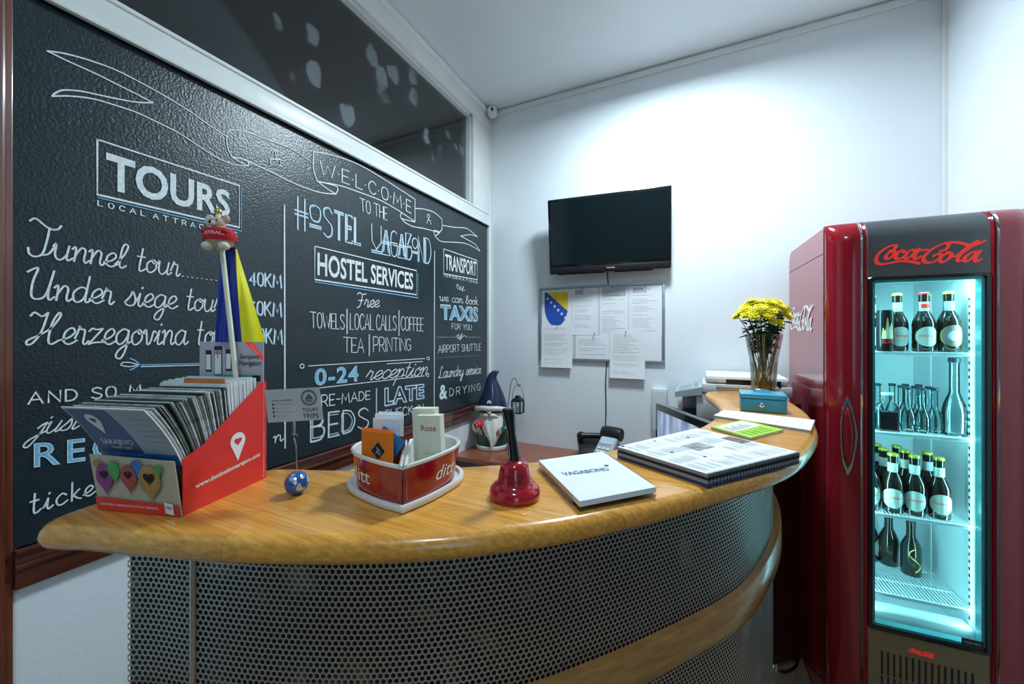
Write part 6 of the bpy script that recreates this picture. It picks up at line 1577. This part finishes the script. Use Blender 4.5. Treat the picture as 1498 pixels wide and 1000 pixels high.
# ================================================================ wall duct
d0 = PB(953, 568, .05); d1_ = PB(976, 568, .05)
dz0 = PB(960, 650, .05).z
wd_ = thing('wall_heater', 'narrow white ribbed wall unit on the back wall behind the monitor', 'wall unit', ((d0.x+d1_.x)/2, YB, dz0))
G().box(d0.x, d1_.x, YB-.05, YB-.0005, dz0, d0.z, bev=.006).build('housing', M['lgrey'], wd_, world=True, smooth=40)
g = G()
for k in range(9): x = d0.x+.012+(d1_.x-d0.x-.024)*k/8; g.box(x-.0018, x+.0018, YB-.053, YB-.048, dz0+.08, d0.z-.012, bev=.0008)
g.build('ribs', M['white'], wd_, world=True)
# ================================================================ monitor
m0 = PT(958.5, 589, 1.62); m1 = PT(1029, 616, 1.62)
zt = H-.312; ta = (H-zt)*F/(589-487); tb_ = (H-zt)*F/(616-487)
pa = PT(958.5, 589, ta); pb2 = PT(1029, 616, tb_); dirm = (pb2-pa); dirm.z = 0; dirm.normalize(); wm_ = .52; hm = .33
mo = thing('monitor', 'black-framed computer monitor with glowing bluish screen below the counter edge', 'monitor', (pa+dirm*wm_/2).to_2d().to_3d()+Vector((0, 0, ZD)), math.atan2(dirm.y, dirm.x))
zt_l = zt-ZD
G().box(-wm_/2, wm_/2, 0, .035, zt_l-hm, zt_l, bev=.006).build('casing', M['blackg'], mo, smooth=40)
def scrm():
    m = bpy.data.materials.new('lit_screen'); m.use_nodes = True; N, L = nodes(m); b = N['Principled BSDF']; tc = N.new('ShaderNodeTexCoord'); mp = N.new('ShaderNodeMapping'); mp.inputs['Scale'].default_value = (14, 1, 2.5)
    n = N.new('ShaderNodeTexNoise'); n.inputs['Scale'].default_value = 1.3; r = N.new('ShaderNodeValToRGB'); e = r.color_ramp.elements; e[0].position = .38; e[0].color = (.10, .18, .42, 1); e[1].position = .62; e[1].color = (.55, .68, .85, 1)
    L.new(tc.outputs['Object'], mp.inputs[0]); L.new(mp.outputs[0], n.inputs['Vector']); L.new(n.outputs['Fac'], r.inputs[0]); L.new(r.outputs[0], b.inputs['Emission Color']); b.inputs['Emission Strength'].default_value = .75; b.inputs['Base Color'].default_value = (.02, .02, .02, 1); b.inputs['Roughness'].default_value = .2; return m
G().box(-wm_/2+.022, wm_/2-.022, -.0012, .001, zt_l-hm+.03, zt_l-.028).build('screen', scrm(), mo)
g = G(); font_flat(g, 'hp', (-.02, -.0006, zt_l-.015), (1, 0, 0), (0, 0, 1), height=.010); g.build('maker_mark', M['inkg'], mo, fix=False)
g = G(); g.box(-.02, .02, .035, .055, .01, zt_l-.12, bev=.004); g.box(-.10, .10, -.03, .11, 0, .012, bev=.004); g.build('stand', M['black'], mo, smooth=40)
# ================================================================ multifunction printer
PX0, PX1, PY0, PY1 = -.085, .350, 2.075, 2.362
pr2 = thing('office_printer', 'large grey and white office printer with scanner behind the far counter end', 'printer', ((PX0+PX1)/2, (PY0+PY1)/2, 0))
zc1 = H-.285
G().box(PX0+.004, PX1, PY0, PY1, .03, zc1-.13, bev=.008).build('paper_cabinet', M['grey'], pr2, world=True, smooth=40)
g = G()
for k in range(4): g.box(PX0, PX0+.006, PY0+.012, PY1-.012, .10+.17*k, .255+.17*k, bev=.002)
g.build('paper_drawers', M['lgrey'], pr2, world=True)
g = G(); g.box(PX0+.075, PX1, PY0, PY1, zc1-.13, zc1, bev=.006); g.box(PX0+.004, PX0+.075, PY1-.05, PY1, zc1-.13, zc1, bev=.004); g.build('upper_body', M['lgrey'], pr2, world=True, smooth=40)
g = G(); g.box(PX0+.006, PX0+.078, PY0+.004, PY1-.05, zc1-.128, zc1-.118); g.build('output_tray', M['black'], pr2, world=True)
g = G(); g.box(PX0+.0745, PX0+.0752, PY0+.01, PY1-.055, zc1-.12, zc1-.01); g.build('output_slot', M['blackg'], pr2, world=True)
# control panel at the left end
g = G(); c = [(PX0-.02, PY0-.01), (PX0+.10, PY0-.01), (PX0+.10, PY1-.02), (PX0-.02, PY1-.02)]
rings = [[(c[0][0], c[0][1], zc1-.028), (c[1][0], c[1][1], zc1-.01), (c[2][0], c[2][1], zc1-.01), (c[3][0], c[3][1], zc1-.028)], [(c[0][0], c[0][1], zc1-.002), (c[1][0], c[1][1], zc1+.028), (c[2][0], c[2][1], zc1+.028), (c[3][0], c[3][1], zc1-.002)]]
g.loft(rings); cpn = g.build('control_panel', mat('blue_grey_plastic', (.38, .45, .50), .4), pr2, world=True)
g = G(); f3 = lambda s, v: (c[0][0]+.12*s, PY0-.005+(PY1-PY0-.02)*v, zc1-.0012+.030*s)
def pq(a, b, c_, d_): g.add([f3(a, c_), f3(b, c_), f3(b, d_), f3(a, d_)], [[0, 1, 2, 3]])
pq(.12, .62, .35, .75)
for i in range(4):
    for j in range(3): pq(.12+.13*i, .21+.13*i, .05+.09*j, .11+.09*j)
for j in range(5): pq(.7, .85, .08+.16*j, .18+.16*j)
g.build('panel_keys', M['grey'], pr2, world=True, fix=False)
g = G(); g.box(PX0+.10, PX1+.022, PY0-.005, PY1, zc1, zc1+.045, bev=.006); g.build('scanner_base', M['lgrey'], pr2, world=True, smooth=40)
g = G(); g.box(PX0+.115, PX1+.012, PY0+.0, PY1-.01, zc1+.050, zc1+.085, bev=.012); g.build('scanner_lid', M['white'], pr2, world=True, smooth=40)
g = G(); g.box(PX0+.20, PX1-.02, PY0-.006, PY0+.05, zc1+.040, zc1+.070, bev=.003); g.build('feeder_slot', M['blackg'], pr2, world=True)
g = G(); g.box(PX0+.16, PX1-.03, PY0-.010, PY0+.12, zc1+.030, zc1+.046, bev=.003); g.build('feeder_tray', M['lgrey'], pr2, world=True)
# loose black cable on the floor by the cooler
fc_ = [P(1128, 978, .006), P(1150, 982, .006), P(1166, 970, .006), P(1164, 945, .006), P(1156, 925, .006)]
tag(G().tube(catmull(fc_, 6), .005, 8).build('floor_cable', M['black'], None, smooth=60), 'black cable looped on the floor between the counter and the cooler', 'cable')
# ================================================================ light
def area(name, loc, size, power, col, rot=(0, 0, 0), shape='DISK', sy=None):
    d = bpy.data.lights.new(name, 'AREA'); d.energy = power; d.size = size; d.color = col; d.shape = shape
    if sy: d.size_y = sy
    o = bpy.data.objects.new(name, d); COL.objects.link(o); o.location = loc; o.rotation_euler = rot; d.spread = R(SPR); return o
lampm = mat('lit_lamp_diffuser', (.9, .95, 1), .5, nz=.01, emis=(.80, .92, 1), es=6)
def ceiling_lamp(x, y, lab):
    t = thing('ceiling_lamp', lab, 'lamp', (x, y, ZC))
    G().lathe([(.12, 0), (.125, -.01), (.125, -.03), (.115, -.034)], 40).build('lamp_ring', M['white'], t, smooth=40)
    G().lathe([(.114, -.03), (.10, -.045), (.05, -.052), (.0001, -.053)], 40).build('lamp_shade', lampm, t, smooth=60)
    return t
LX, LY = -.12, 1.68
ceiling_lamp(LX, LY, 'round white ceiling lamp above the counter end')
ceiling_lamp(.1, -.4, 'round white ceiling lamp behind the counter front')
area('lamp_light', (LX, LY, ZC-.09), .30, LP1, (.75, .91, 1.0))
area('lamp_light', (.1, -.4, ZC-.09), .24, LP2, (.70, .88, 1.0))
area('added_window_fill', (XR+.02, -1.6, 1.6), 1.3, LP3, (.42, .74, 1.0), rot=(0, R(90), 0), shape='SQUARE').data.spread = R(180)  # added blue fill, set at the made-up window
w = bpy.data.worlds.new('world'); SC.world = w; w.use_nodes = True; w.node_tree.nodes['Background'].inputs[0].default_value = (.45, .7, 1.0, 1); w.node_tree.nodes['Background'].inputs[1].default_value = .5
SC.view_settings.view_transform = 'Standard'; SC.view_settings.look = 'None'; SC.view_settings.gamma = 1; SC.view_settings.use_curve_mapping = False
SC.view_settings.exposure = EXPO
